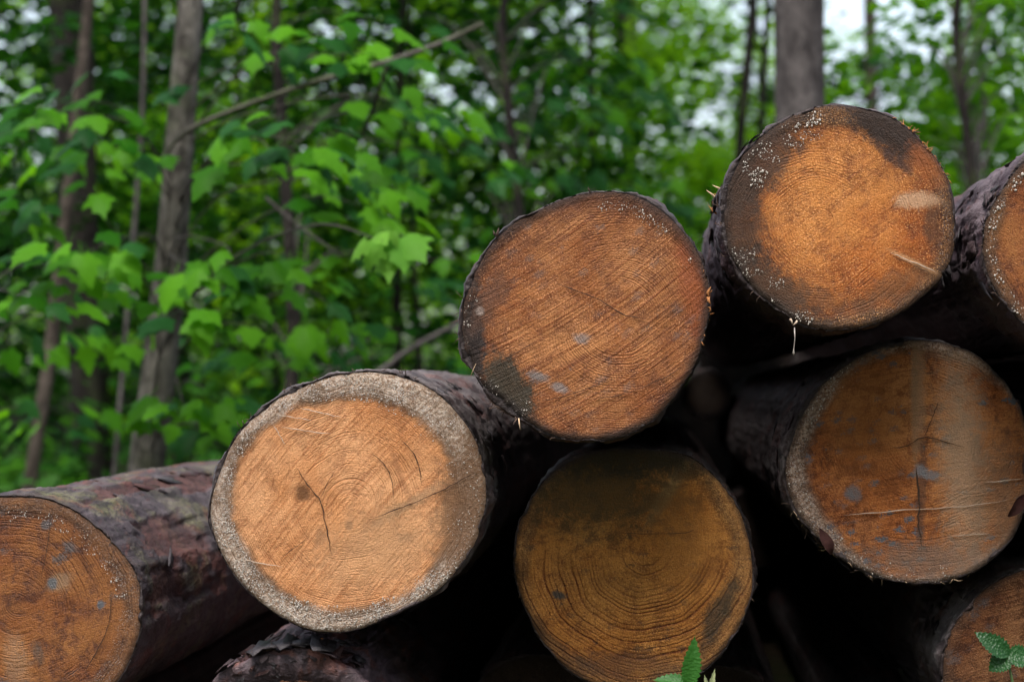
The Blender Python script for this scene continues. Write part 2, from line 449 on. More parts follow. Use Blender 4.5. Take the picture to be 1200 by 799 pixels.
def make_log(key, pts, c, Y, L, label, wp, bark, tb=7.0, tbf=None, ragged=0.006, disp=0.008, taper=0.0, rows=80, seed=1, skew=(0, 0), peel=(), rimk=1.0, tkvar=1.0):
    cw = at(c[0], c[1], Y)
    L = L if Y > 4 else 4.4 + 0.03 * math.sin(seed * 7.0) - Y
    root = empty('log', (cw.x, Y, cw.z))
    tag(root, label, 'log', 'logs stacked in the pile')
    t, rb = outline(pts, cw.x, cw.z, NA, Y)
    ct, st = np.cos(t), np.sin(t)
    kk = K * (Y + CAM_D) / CAM_D
    circ3 = np.stack([ct * 3.1, np.full(NA, seed * 3.3), st * 3.1], 1)
    nz = fbm(circ3 * 2.2, seed, 5); nz2 = fbm(circ3 * 9.0, seed + 5, 4)
    tk = np.full(NA, tb) if tbf is None else np.interp((np.degrees(t)) % 360, *zip(*tbf), period=360)
    tk = tk * kk * np.clip(1 + tkvar * (-0.9 + 2.0 * (nz - 0.25) + 0.6 * (nz2 - 0.5)), 0.08, 2)
    rb = rb + (nz2 - 0.5) * 0.004 + (nz - 0.5) * 0.012
    rw = rb - tk
    # --- cut face
    nr = 30
    f = np.linspace(0, 1, nr + 1)[1:] ** 0.8
    Rg = rw[None] * f[:, None]
    Vx, Vz = Rg * ct, Rg * st
    q = np.stack([Vx.ravel() * 26, np.full(Vx.size, seed * 7.7), Vz.ravel() * 26], 1)
    Vy = (fbm(q, seed + 3, 3) - 0.5) * 0.0025
    Vy = Vy.reshape(Vx.shape) + np.clip(f[:, None] - 0.975, 0, 1) * 0.12
    V = np.stack([Vx, Vy, Vz], -1).reshape(-1, 3)
    V = np.vstack([V, [0, 0, 0]])
    j = np.arange(NA); k = (j + 1) % NA
    F = [np.concatenate([np.stack([i * NA + j, i * NA + k, (i + 1) * NA + k, (i + 1) * NA + j], 1) for i in range(nr - 1)]),
         np.stack([np.full(NA, len(V) - 1), k, j], 1)]
    me = mesh('cut_face', V, F)
    fattr(me, 'rho', np.r_[np.repeat(f, NA), 0])
    ftop = Vector((0, 0, 0))
    for kx in ('pith',):
        pw = at(*wp[kx], Y); wp[kx] = (pw.x - cw.x, pw.z - cw.z)
    hx, hy, hrx, hry = wp['heart']; hw = at(hx, hy, Y)
    wp['heart'] = (hw.x - cw.x, hw.z - cw.z, hrx * kk, hry * kk)
    pl = []
    for (x, y, rx, ry, dg, qc, am, so) in wp.get('patches', []):
        w = at(x, y, Y); pl.append((w.x - cw.x, w.z - cw.z, rx * kk, ry * kk, dg, qc, am, so))
    wp['patches'] = pl; wp['seed'] = seed
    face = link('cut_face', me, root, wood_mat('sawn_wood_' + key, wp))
    # --- bark: front rim, then the round of the log
    yv = np.r_[0, 0.004, 0.012, 0.022, (np.geomspace(0.035, L, rows) if key != 'B' else np.r_[np.linspace(0.03, 1.3, 170), np.linspace(1.36, L, 30)])]
    rows_ = len(yv)
    front = 0.002 + ragged * (0.8 * nz2 + 2.4 * nz - 1.4)
    TH = np.broadcast_to(t, (rows_, NA)); YY = np.broadcast_to(yv[:, None], (rows_, NA))
    rmean = rb.mean()
    q = np.stack([np.cos(TH) * rmean, YY * 0.38, np.sin(TH) * rmean], -1).reshape(-1, 3)
    qw = q + (np.stack([fbm(q * 14 + 7, seed + 20 + a, 2) for a in range(3)], 1) - 0.5) * 0.05
    tt = fbm(qw / 0.055, seed * 13, 4) * 7.0; fl = np.floor(tt); fr = tt - fl
    lift = ((fl + np.clip((fr - 0.72) / 0.28, 0, 1) ** 2 + 0.25 * fr) - 3.0)
    lift = np.clip(lift / 2.2 * 0.5 + 0.5, 0, 1.2).reshape(rows_, NA)
    big = fbm(q / 0.09, seed + 31, 4).reshape(rows_, NA) - 0.5
    fin = fbm(q / 0.012, seed + 37, 3).reshape(rows_, NA) - 0.5
    t2 = fbm(qw / 0.021 + 11, seed * 17, 3) * 5.0; f2 = np.floor(t2) + np.clip((t2 - np.floor(t2) - 0.7) / 0.3, 0, 1)
    D = 0.35 * disp * (f2.reshape(rows_, NA) - 2.5) * 0.5 + disp * 1.3 * (lift - 0.55) + 0.012 * big * min(1, disp / 0.006) + 0.004 * fin
    w = np.clip(YY / 0.02, 0.55, 1)
    peelm = np.zeros((rows_, NA))
    pn = (fbm(q / 0.035, seed + 51, 4).reshape(rows_, NA) - 0.5) * 1.3
    for (dg, hw, y0, y1) in peel:
        e_ = np.maximum(np.abs(np.degrees(TH) - dg) / hw, np.abs(YY - (y0 + y1) / 2) / ((y1 - y0) / 2))
        peelm = np.maximum(peelm, np.clip((1.0 + pn - e_) * 9, 0, 1))
    D = D - 0.007 * peelm
    Rb = rb[None] * (1 - taper * YY / L) + D * w - 0.003 * (1 - np.clip(YY / 0.01, 0, 1))
    Vb = np.stack([Rb * np.cos(TH), YY + (front[None] * np.clip(1 - YY / 0.05, 0, 1)), Rb * np.sin(TH)], -1)
    Vb[..., 0] += skew[0] * YY; Vb[..., 2] += skew[1] * YY
    ri = rw[None] * np.array([0.985, 1.0])[:, None]
    inner = np.stack([ri * ct, np.broadcast_to(np.array([0.02, 0.004])[:, None], (2, NA)), ri * st], -1)
    mid = (rw * 0.45 + rb * 0.55) + (nz - 0.5) * tk * 0.5
    midv = np.stack([mid * ct, front - 0.002 + 0.004 * nz2, mid * st], -1)[None]
    Vb = np.concatenate([inner, midv, Vb], 0)
    nn = Vb.shape[0]
    lift = np.concatenate([np.full((3, NA), 0.2), lift], 0)
    rim = np.concatenate([np.ones((3, NA)), np.clip(1 - YY / (0.006 + 0.02 * nz[None]), 0, 1)], 0)
    rim[:2] = 1
    V = np.vstack([Vb.reshape(-1, 3), [skew[0] * L, L, skew[1] * L]])
    F = [np.concatenate([np.stack([i * NA + j, i * NA + k, (i + 1) * NA + k, (i + 1) * NA + j], 1) for i in range(nn - 1)]),
         np.stack([np.full(NA, len(V) - 1), (nn - 1) * NA + j, (nn - 1) * NA + k], 1)]
    me = mesh('bark', V, F, smooth=False)
    fattr(me, 'lift', np.r_[lift.ravel(), 0])
    fattr(me, 'rim', np.r_[rim.ravel(), 0] * rimk)
    fattr(me, 'peel', np.r_[np.concatenate([np.zeros((3, NA)), peelm], 0).ravel(), 0])
    bk = link('bark', me, root, bark)
    LOGS[key] = dict(root=root, face=face, bark=bk, c=cw, Y=Y, t=t, rb=rb, rw=rw, kk=kk, skew=skew, L=L, taper=taper)
    return root


DK = (0.030, 0.019, 0.014)
BARK1 = bark_mat('spruce_bark', 1, plate=(0.15, 0.13, 0.13), grey=0.9)
BARK2 = bark_mat('spruce_bark_lichen', 2, base=(0.028, 0.017, 0.021), plate=(0.076, 0.058, 0.064), lichen=0.45, redamt=0.75, grey=0.45)
BARK3 = bark_mat('spruce_bark_purple', 3, base=(0.055, 0.035, 0.045), plate=(0.105, 0.080, 0.090), redamt=0.35)
BARK4 = bark_mat('spruce_bark_dark', 4, base=(0.03, 0.022, 0.022), plate=(0.07, 0.06, 0.06))

# top log with a bright orange heart
make_log('A', [(964, 122), (998, 123), (1030, 130), (1062, 144), (1082, 166), (1106, 196), (1118, 224), (1121, 260), (1120, 292), (1106, 324), (1082, 348), (1054, 368), (1014, 384), (974, 389), (938, 382), (910, 364), (878, 340), (858, 316), (846, 284), (842, 252), (844, 224), (858, 192), (886, 160), (918, 138)],
         (980, 256), 0.0, 4.2, 'topmost log with orange heart, oval pale knot and a resin drip below', dict(
    pith=(960, 260), heart=(975, 258, 125, 112), ring=0.0046, ringamt=0.6, ringcol=(0.50, 0.28, 0.15), saw=38, sawamt=0.35, fuzz=0.9, ringb=1.0, grain=0.85, wetrim=0.72, mott=0.55,
    cols=((0.68, 0.275, 0.072), (0.52, 0.16, 0.030), (0.26, 0.08, 0.02)), stain=0.4, sap=((0.26, 0.135, 0.055), (0.075, 0.040, 0.022)), sapamt=0.85, edge=0.5, dark=DK, rim=0.75, rim0=0.92, resin=0.25, res0=1.0,
    patches=[(890, 190, 30, 70, -40, (0.055, 0.032, 0.022), 0.85, 0.45), (1042, 155, 60, 22, -38, (0.030, 0.019, 0.015), 0.95, 0.35), (1045, 185, 36, 5, -38, (0.06, 0.028, 0.018), 0.75, 0.5), (866, 260, 30, 75, 0, (0.055, 0.03, 0.018), 0.9, 0.55), (898, 336, 70, 26, -38, (0.045, 0.027, 0.018), 0.9, 0.55), (1075, 235, 25, 10, -3, (0.56, 0.36, 0.22), 0.72, 0.35), (1092, 265, 9, 24, 0, (0.10, 0.045, 0.02), 0.7, 0.5), (1072, 308, 32, 3.0, -27, (0.52, 0.27, 0.12), 0.7, 0.4), (1090, 190, 18, 26, 40, (0.42, 0.12, 0.025), 0.6, 0.5), (1050, 335, 40, 15, 25, (0.14, 0.07, 0.03), 0.6, 0.6), (945, 345, 60, 12, -20, (0.12, 0.06, 0.03), 0.5, 0.6)]),
    BARK3, tbf=[(0, 3), (60, 5), (100, 4), (140, 9), (180, 12), (220, 9), (260, 4), (330, 3)], ragged=0.010, disp=0.012, seed=2)
# red-brown log with saw marks
make_log('D', [(712, 222), (744, 226), (776, 244), (800, 268), (820, 296), (830, 324), (834, 344), (830, 372), (822, 408), (808, 440), (788, 468), (764, 496), (728, 514), (688, 519), (648, 514), (628, 504), (600, 488), (568, 466), (554, 440), (538, 416), (536, 380), (540, 348), (556, 312), (580, 276), (612, 252), (640, 240), (680, 226)],
         (686, 370), -0.06, 4.3, 'red-brown log with slanting saw marks and dark mould at its lower edge', dict(
    pith=(728, 368), heart=(694, 372, 138, 134), ring=0.0036, ringamt=0.25, ringcol=(0.46, 0.29, 0.18), mott=0.5, saw=33, sawamt=0.85, fuzz=0.9, curve=-0.5, grain=0.65, wetrim=0.5,
    cols=((0.54, 0.235, 0.086), (0.37, 0.128, 0.036), (0.17, 0.056, 0.02)), stain=0.6, sap=((0.20, 0.075, 0.026), (0.085, 0.030, 0.013)), sapamt=0.75, edge=0.3, dark=DK, rim=0.85, rim0=0.90, spots=0.4, spotscale=36, spotcol=(0.14, 0.12, 0.11), bump=1.0,
    patches=[(596, 455, 24, 44, 35, (0.040, 0.036, 0.024), 0.92, 0.25), (556, 400, 12, 60, 0, (0.022, 0.017, 0.016), 0.95, 0.4), (585, 484, 40, 18, -35, (0.022, 0.016, 0.015), 0.95, 0.4), (630, 441, 12, 6, -10, (0.20, 0.185, 0.18), 0.8, 0.5), (655, 454, 11, 5, -20, (0.24, 0.21, 0.2), 0.75, 0.5), (681, 397, 9, 6, 0, (0.22, 0.2, 0.195), 0.7, 0.5), (700, 240, 70, 12, 0, (0.12, 0.04, 0.02), 0.6, 0.7), (810, 330, 16, 60, 12, (0.30, 0.07, 0.018), 0.6, 0.6), (563, 365, 5, 5, 0, (0.62, 0.55, 0.5), 0.8, 0.4), (575, 350, 12, 40, -30, (0.13, 0.06, 0.035), 0.7, 0.6)]),
    BARK4, tbf=[(0, 3), (60, 5), (100, 4), (150, 7), (180, 12), (225, 14), (250, 6), (330, 2)], ragged=0.008, disp=0.007, seed=3)
# pale-rimmed log
make_log('C', [(242, 605), (248, 570), (258, 540), (278, 502), (317, 468), (366, 444), (429, 432), (478, 439), (512, 456), (541, 483), (563, 522), (571, 566), (566, 614), (546, 658), (507, 697), (453, 726), (405, 742), (356, 738), (317, 717), (283, 687), (256, 648)],
         (406, 588), 0.0, 4.2, 'light orange log with a broad whitish resin rim and a bent crack', dict(
    pith=(407, 592), heart=(402, 590, 134, 126), ring=0.0034, ringamt=0.42, ringcol=(0.55, 0.36, 0.22), saw=50, sawamt=0.55, fuzz=0.4, grain=0.5, wetrim=0.1, mott=0.35,
    cols=((0.76, 0.39, 0.185), (0.66, 0.295, 0.115), (0.47, 0.18, 0.065)), stain=0.5, sap=((0.66, 0.55, 0.46), (0.27, 0.175, 0.115)), sapamt=1.0, edge=0.65, dark=(0.06, 0.036, 0.02), rim=0.5, rim0=0.955, resin=0.95, res0=0.99,
    patches=[(355, 578, 8, 9, 0, (0.13, 0.055, 0.02), 0.85, 0.5), (409, 616, 5, 5, 0, (0.16, 0.08, 0.04), 0.7, 0.5), (375, 628, 6, 10, 0, (0.2, 0.1, 0.05), 0.5, 0.5), (474, 630, 10, 6, 0, (0.22, 0.13, 0.08), 0.5, 0.6), (480, 590, 50, 6, 32, (0.36, 0.24, 0.14), 0.5, 0.6), (545, 590, 30, 95, -8, (0.17, 0.088, 0.044), 0.9, 0.5), (470, 560, 4, 40, 20, (0.30, 0.12, 0.05), 0.5, 0.6), (440, 640, 60, 40, 20, (0.50, 0.27, 0.13), 0.6, 0.6)]),
    BARK1, tbf=[(0, 3), (40, 7), (80, 8), (130, 10), (180, 6), (250, 4), (300, 3)], ragged=0.008, disp=0.009, seed=5)
# shadowed log with rings at the bottom
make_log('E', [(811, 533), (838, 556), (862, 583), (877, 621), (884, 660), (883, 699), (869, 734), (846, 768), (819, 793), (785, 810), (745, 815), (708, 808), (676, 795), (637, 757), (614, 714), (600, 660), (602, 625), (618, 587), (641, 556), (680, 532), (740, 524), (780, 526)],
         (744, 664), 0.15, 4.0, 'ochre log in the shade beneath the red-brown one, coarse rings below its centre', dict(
    pith=(757, 640), heart=(738, 660, 118, 130), ring=0.0062, ringamt=1.0, ringcol=(0.26, 0.12, 0.06), saw=5, sawamt=0.18, fuzz=0.55, ringb=1.7, grain=0.85, wetrim=0.2, rmin=0.75, ringz=(0.04, -0.03),
    cols=((0.66, 0.29, 0.066), (0.50, 0.185, 0.032), (0.20, 0.09, 0.022)), stain=0.4, mott=0.6, sap=((0.54, 0.285, 0.10), (0.28, 0.13, 0.042)), sapamt=0.75, edge=0.55, dark=DK, rim=0.7, rim0=0.95, spots=0.5, spotscale=40, spotcol=(0.035, 0.035, 0.03),
    patches=[(655, 697, 9, 5, -10, (0.05, 0.05, 0.05), 0.9, 0.4), (785, 572, 8, 45, -33, (0.36, 0.24, 0.11), 0.7, 0.5), (700, 575, 100, 50, 0, (0.065, 0.043, 0.014), 0.85, 0.6), (745, 535, 110, 26, 0, (0.03, 0.024, 0.012), 0.9, 0.6), (843, 715, 12, 40, -28, (0.05, 0.04, 0.025), 0.8, 0.5), (800, 640, 30, 60, 0, (0.33, 0.13, 0.025), 0.6, 0.6), (740, 780, 80, 14, 0, (0.10, 0.05, 0.03), 0.6, 0.6)]),  # wide dark patches at the top: shade of the overhang plus mould, painted in
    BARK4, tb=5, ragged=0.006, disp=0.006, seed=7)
# log at the right with mould spots
make_log('F', [(1075, 397), (1032, 405), (994, 424), (950, 461), (927, 504), (917, 540), (916, 562), (926, 596), (952, 628), (989, 660), (1032, 679), (1075, 686), (1118, 681), (1161, 660), (1188, 633), (1202, 601), (1210, 560), (1208, 520), (1198, 480), (1177, 445), (1150, 418), (1112, 402)],
         (1066, 543), 0.15, 4.0, 'brown log dotted with blue-grey mould, crossed by a pale scratch', dict(
    pith=(1083, 512), heart=(1078, 540, 126, 134), ring=0.0048, ringamt=0.5, ringcol=(0.42, 0.24, 0.14), saw=10, sawamt=0.4, fuzz=0.4, ringb=0.9, grain=0.75, wetrim=0.35,
    cols=((0.56, 0.235, 0.080), (0.40, 0.13, 0.030), (0.16, 0.06, 0.024)), stain=0.6, sap=((0.50, 0.38, 0.30), (0.12, 0.07, 0.045)), sapamt=0.95, edge=0.3, dark=DK, rim=0.7, rim0=0.95, resin=0.5, res0=1.0, spots=1.0, spotscale=46, spotcol=(0.10, 0.105, 0.12),
    patches=[(1128, 540, 24, 115, 3, (0.44, 0.30, 0.195), 0.7, 0.7), (1076, 460, 8, 70, 0, (0.34, 0.21, 0.13), 0.6, 0.5), (1080, 580, 5, 60, -2, (0.11, 0.05, 0.03), 0.75, 0.5), (1072, 470, 4, 70, 0, (0.30, 0.18, 0.1), 0.5, 0.5), (1090, 655, 70, 20, 0, (0.20, 0.135, 0.10), 0.7, 0.6), (1000, 578, 9, 9, 0, (0.13, 0.135, 0.15), 0.9, 0.4), (1078, 552, 8, 7, 0, (0.2, 0.2, 0.215), 0.85, 0.4), (1090, 556, 10, 5, 0, (0.2, 0.2, 0.21), 0.8, 0.4), (1020, 500, 40, 70, 0, (0.30, 0.105, 0.025), 0.5, 0.7), (1170, 580, 30, 60, 0, (0.24, 0.14, 0.08), 0.6, 0.6)]),
    BARK1, tbf=[(0, 3), (90, 3), (150, 8), (190, 9), (240, 6), (300, 4)], ragged=0.010, disp=0.011, seed=11)
# log cut by the left edge of the frame
make_log('B', [(22, 579), (49, 580), (82, 592), (112, 612), (138, 638), (161, 668), (170, 698), (168, 732), (157, 768), (135, 806), (100, 832), (55, 848), (10, 851), (-40, 842), (-85, 818), (-118, 782), (-133, 740), (-132, 695), (-115, 650), (-85, 613), (-40, 588)],
         (18, 714), 0.02, 4.4, 'wet amber log at the end of the pile, greenish mossy bark along its side', dict(
    pith=(20, 709), heart=(18, 714, 132, 118), ring=0.0052, ringamt=0.62, ringcol=(0.40, 0.22, 0.12), saw=20, sawamt=0.25, fuzz=0.35, ringb=1.1, grain=0.65, wetrim=0.45, rmin=0.2,
    cols=((0.36, 0.145, 0.036), (0.24, 0.076, 0.015), (0.12, 0.042, 0.014)), stain=0.6, sap=((0.33, 0.165, 0.065), (0.17, 0.075, 0.028)), sapamt=0.6, edge=0.5, dark=DK, rim=0.6, rim0=0.95, resin=0.25, res0=0.92, spots=0.7, spotscale=26, spotcol=(0.07, 0.075, 0.08), spec=0.32,
    patches=[(118, 708, 5, 5, 0, (0.09, 0.10, 0.115), 0.95, 0.4), (54, 615, 7, 5, 0, (0.08, 0.08, 0.085), 0.8, 0.4), (70, 682, 15, 9, 15, (0.32, 0.2, 0.11), 0.6, 0.6), (61, 683, 6, 6, 0, (0.11, 0.12, 0.13), 0.9, 0.4), (20, 775, 14, 30, 10, (0.40, 0.22, 0.11), 0.5, 0.6), (82, 640, 9, 5, -30, (0.10, 0.09, 0.09), 0.7, 0.5), (45, 765, 6, 14, 20, (0.10, 0.07, 0.05), 0.6, 0.5)]),
    BARK2, tbf=[(0, 6), (60, 8), (120, 7), (200, 5), (300, 6)], ragged=0.006, disp=0.007, seed=13, rows=130, peel=[(68, 6, 0.1, 1.3), (60, 7, 0.75, 1.4), (30, 12, 0.16, 0.5), (8, 10, 0.05, 0.3)])
# log cut by the right edge
make_log('G', [(1206, 180), (1188, 198), (1172, 222), (1154, 252), (1149, 284), (1153, 318), (1168, 348), (1190, 374), (1220, 398), (1262, 409), (1310, 402), (1350, 380), (1380, 340), (1392, 290), (1384, 240), (1358, 198), (1320, 172), (1280, 160), (1240, 163)],
         (1270, 285), -0.04, 4.2, 'log cut off by the frame beside the topmost one, purple scaly bark', dict(
    pith=(1270, 285), heart=(1270, 285, 100, 105), ring=0.0045, ringamt=0.4, ringcol=(0.5, 0.3, 0.17), saw=30, sawamt=0.2, fuzz=0.4,
    cols=((0.46, 0.19, 0.055), (0.36, 0.12, 0.03), (0.2, 0.08, 0.03)), stain=0.4, sap=((0.24, 0.115, 0.045), (0.12, 0.06, 0.025)), sapamt=0.8, edge=0.3, dark=DK, rim=0.8, rim0=0.92, resin=0.3, res0=1.0),
    BARK3, tb=6, ragged=0.007, disp=0.013, seed=17)
# lower right corner
make_log('I', [(1102, 799), (1107, 749), (1129, 712), (1154, 687), (1184, 670), (1215, 662), (1260, 664), (1310, 690), (1345, 740), (1352, 800), (1330, 860), (1280, 905), (1225, 915), (1165, 900), (1120, 855)],
         (1228, 790), 0.18, 4.0, 'dim grey-brown log in the lower corner behind the bramble leaves', dict(
    pith=(1235, 800), heart=(1228, 790, 108, 108), ring=0.0042, ringamt=0.3, ringcol=(0.45, 0.28, 0.18), saw=15, sawamt=0.55, fuzz=0.4,
    cols=((0.32, 0.15, 0.062), (0.22, 0.085, 0.03), (0.12, 0.06, 0.03)), stain=0.6, sap=((0.24, 0.11, 0.05), (0.13, 0.055, 0.024)), sapamt=0.7, edge=0.3, dark=DK, rim=0.7, rim0=0.94, spots=0.4, spotscale=30),
    BARK1, tb=6, ragged=0.006, disp=0.011, seed=19)
# log whose bark top peeps in at the bottom
make_log('H', circ(338, 884, 128, 127, seed=2), (338, 884), 0.03, 4.2, 'low log showing only its chipped purple bark under the whitish-rimmed one', dict(
    pith=(330, 890), heart=(338, 884, 95, 92), ring=0.0045, ringamt=0.4, ringcol=(0.5, 0.3, 0.17), saw=30, sawamt=0.2,
    cols=((0.40, 0.17, 0.05), (0.32, 0.11, 0.03), (0.2, 0.08, 0.03)), stain=0.4, sap=((0.28, 0.13, 0.045), (0.16, 0.075, 0.025)), sapamt=0.8, edge=0.3, dark=DK, rim=0.7, rim0=0.92),
    bark_mat('spruce_bark_mauve', 6, base=(0.060, 0.040, 0.050), plate=(0.16, 0.105, 0.115), red=(0.17, 0.055, 0.035), redamt=0.8), tkvar=0.25, tbf=[(0, 20), (60, 40), (90, 46), (120, 40), (180, 20), (270, 8)], ragged=0.006, disp=0.014, seed=23, rows=90, rimk=0.15)


def darkened_log(key, fx, fy, fr, Y, label, seed, L=3.8, bark=None):
    """fx, fy, fr: centre and radius as they would show at the front of the pile; the end stands back at depth Y"""
    w = at(fx, fy, 0.0); d = Vector((w.x, Y, w.z)) - Vector(cam.location)
    u = d.dot(CF); cx, cy, r = PX0 + FPX * d.dot(CR) / u, PY0 - FPX * d.dot(CU) / u, fr * CAM_D / (Y + CAM_D)
    make_log(key, circ(cx, cy, r, r, seed=seed), (cx, cy), Y, L, label, dict(
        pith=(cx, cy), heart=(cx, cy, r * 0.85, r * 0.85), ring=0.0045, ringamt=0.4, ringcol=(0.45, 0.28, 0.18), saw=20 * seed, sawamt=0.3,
        cols=((0.06, 0.04, 0.028), (0.045, 0.03, 0.02), (0.03, 0.02, 0.014)), stain=0.6, sap=((0.05, 0.033, 0.024), (0.03, 0.02, 0.014)), sapamt=0.7, edge=0.3, dark=DK, rim=0.8, rim0=0.9),  # near-black tones put the darkness of the gaps into the wood colour
        BARK4, tb=7, ragged=0.006, disp=0.008, seed=seed, rows=24)


darkened_log('J', 561, 752, 50, 3.0, 'added thin pole blocking light in the gap between the whitish-rimmed and the ochre log', 29)  # J to M: added to close the gaps against light from behind
darkened_log('K', 880, 464, 58, 3.2, 'added thin pole blocking light in the gap under the topmost log', 31)
darkened_log('L', 985, 775, 92, 3.0, 'added log blocking light in the gap under the mould-dotted one', 37)
darkened_log('M', 222, 756, 42, 2.6, 'added thin pole blocking light in the gap beside the mossy-barked log', 41)
darkened_log('N', 602, 905, 96, 0.45, 'bottom-row log in shade below the ochre log, nearer the whitish-rimmed one', 43)
darkened_log('O', 850, 922, 100, 0.45, 'bottom-row log in shade below the ochre log, nearer the bramble leaves', 47)
darkened_log('P', 1356, 545, 134, 0.05, 'unseen light-blocking log added past the frame edge beside the mould-dotted one', 59)  # P and U to X: unseen logs added to keep side light out
darkened_log('Q', 1090, 945, 72, 0.4, 'bottom-row pole under the dim grey-brown corner log', 53)
darkened_log('U', 1486, 800, 124, 0.1, 'unseen light-blocking log added past the frame edge beside the dim grey-brown corner log', 63)
darkened_log('V', 1352, 968, 58, 0.3, 'unseen light-blocking bottom-row pole added past the frame edge under the corner log', 65)
darkened_log('W', 1536, 300, 130, 0.1, 'unseen light-blocking log added far past the frame edge in the top row', 73)
darkened_log('X', 1638, 556, 134, 0.1, 'unseen light-blocking log added far past the frame edge in the middle row', 79)
darkened_log('S', 2, 934, 80, 0.2, 'bottom-row log carrying the wet amber one', 61)
darkened_log('T', 158, 950, 68, 0.3, 'bottom-row pole between the wet amber log and the chipped purple one', 67)
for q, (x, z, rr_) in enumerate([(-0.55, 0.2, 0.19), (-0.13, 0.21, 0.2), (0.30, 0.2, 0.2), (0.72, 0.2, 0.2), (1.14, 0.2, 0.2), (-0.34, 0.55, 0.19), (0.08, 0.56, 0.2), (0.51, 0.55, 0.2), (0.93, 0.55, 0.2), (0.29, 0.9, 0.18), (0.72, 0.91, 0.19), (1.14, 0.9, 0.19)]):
    darkened_log('second%d' % q, VX + x / K, VY - (z - CAM_Z) / K, rr_ / K, 4.47, 'near-black log of a stack added behind to block light through the gaps', 70 + q, 3.0)  # extra stack added to stop light leaking between the front logs

# --- small pieces on the logs
M_crack = plain('crack_shadow', (0.055, 0.026, 0.014), 0.9, 0.4, 200)
M_resin = plain('dried_resin', (0.46, 0.41, 0.36), 0.35, 0.25, 300, 0.6)
M_streak = plain('resin_streak', (0.48, 0.36, 0.27), 0.6, 0.3, 300)
M_flake = bark_mat('bark_flake_dark', 9, base=(0.05, 0.04, 0.045), plate=(0.12, 0.105, 0.115), redamt=0.2)
M_flake_p = bark_mat('bark_flake_purple', 10, base=(0.055, 0.035, 0.042), plate=(0.12, 0.088, 0.098), redamt=0.3)
M_flake_r = bark_mat('bark_flake_red', 12, base=(0.06, 0.018, 0.016), plate=(0.12, 0.042, 0.034), redamt=0.6)
M_fibre = plain('torn_fibre', (0.42, 0.17, 0.055), 0.8, 0.35, 150)
M_fibre_d = plain('dark_fibre', (0.09, 0.055, 0.04), 0.8, 0.35, 150)
M_fibre_p = plain('pale_fibre', (0.62, 0.43, 0.27), 0.8, 0.3, 150)


def ribbon(key, name, px, w, mat, off=0.0022):
    """a narrow strip lying on a cut face, tapering to both ends; px list in photo pixels, w in pixels"""
    L = LOGS[key]; n = max(8, 4 * len(px))
    pts = smooth_line([(x, y, 0) for x, y in px], n)
    d = np.gradient(pts[:, :2], axis=0); nn = np.stack([-d[:, 1], d[:, 0]], 1); nn /= np.linalg.norm(nn, axis=1)[:, None] + 1e-9
    s = np.linspace(0, 1, n); ww = w * 0.31 * np.clip(np.minimum(s, 1 - s) * 7, 0.12, 1) * (0.6 + 0.8 * rng.random(n))
    pts[:, :2] += nn * (rng.random((n, 1)) - 0.5) * w * 0.8
    V = []
    for i in range(n):
        for sgn, dy in ((-1, 0.0), (0, -0.0006), (1, 0.0)):
            q = at(pts[i, 0] + nn[i, 0] * ww[i] * sgn, pts[i, 1] + nn[i, 1] * ww[i] * sgn, L['Y'])
            V.append((q.x - L['c'].x, -off + dy, q.z - L['c'].z))
    F = []
    for i in range(n - 1):
        for k in (0, 1): F.append((3 * i + k, 3 * i + k + 1, 3 * i + k + 4, 3 * i + k + 3))
    return link(name, mesh(name, V, np.array(F)), L['face'], mat)


ribbon('C', 'crack', [(347, 546), (360, 567), (375, 586), (382, 615), (389, 650)], 2.0, M_crack)
ribbon('C', 'crack', [(376, 584), (384, 566), (392, 553)], 1.1, M_crack)
ribbon('C', 'crack', [(430, 610), (470, 595), (500, 582), (530, 568), (560, 551)], 1.8, M_crack)
ribbon('C', 'crack', [(328, 655), (345, 642), (358, 632)], 1.2, M_crack)
ribbon('C', 'crack', [(469, 513), (484, 530), (492, 550), (494, 568)], 1.5, M_crack)
ribbon('C', 'crack', [(436, 530), (452, 546), (460, 565), (461, 585)], 1.3, M_crack)
for pp in ([(352, 478), (378, 484), (400, 489)], [(326, 486), (345, 489), (366, 493)], [(330, 500), (360, 505), (388, 508)], [(321, 498), (328, 510), (334, 521)], [(286, 655), (302, 659), (331, 664)]):
    ribbon('C', 'resin_streak', pp, 1.5, M_streak)
ribbon('D', 'crack', [(652, 333), (680, 342), (707, 354), (735, 370), (758, 374)], 2.0, M_crack)
ribbon('D', 'crack', [(634, 470), (662, 464), (690, 455), (720, 444)], 1.5, M_crack)
ribbon('D', 'crack', [(690, 468), (730, 462), (775, 444), (800, 430)], 1.2, M_crack)
ribbon('D', 'crack', [(578, 428), (600, 416), (632, 398)], 1.2, M_crack)
ribbon('A', 'crack', [(1043, 296), (1065, 305), (1085, 314), (1099, 320)], 1.6, M_streak)
ribbon('A', 'crack', [(1046, 301), (1068, 310), (1090, 320)], 1.2, M_crack)
ribbon('F', 'crack', [(1043, 525), (1062, 522), (1083, 512), (1110, 518), (1130, 524)], 1.6, M_crack)
ribbon('F', 'crack', [(1083, 512), (1092, 490), (1100, 470)], 1.2, M_crack)
ribbon('F', 'crack', [(1074, 545), (1077, 580), (1076, 610), (1080, 640)], 3.0, M_crack)
for pp, w in (([(988, 604), (1030, 600), (1070, 597), (1120, 594), (1180, 586)], 1.7), ([(1155, 565), (1178, 563), (1199, 560)], 1.5), ([(1115, 628), (1135, 626), (1160, 625)], 1.2)):
    ribbon('F', 'resin_streak', pp, w, M_streak)
ribbon('E', 'crack', [(724, 624), (760, 625), (800, 624), (815, 620)], 1.1, M_crack)
ribbon('B', 'crack', [(60, 600), (56, 640), (48, 680)], 1.2, M_crack)
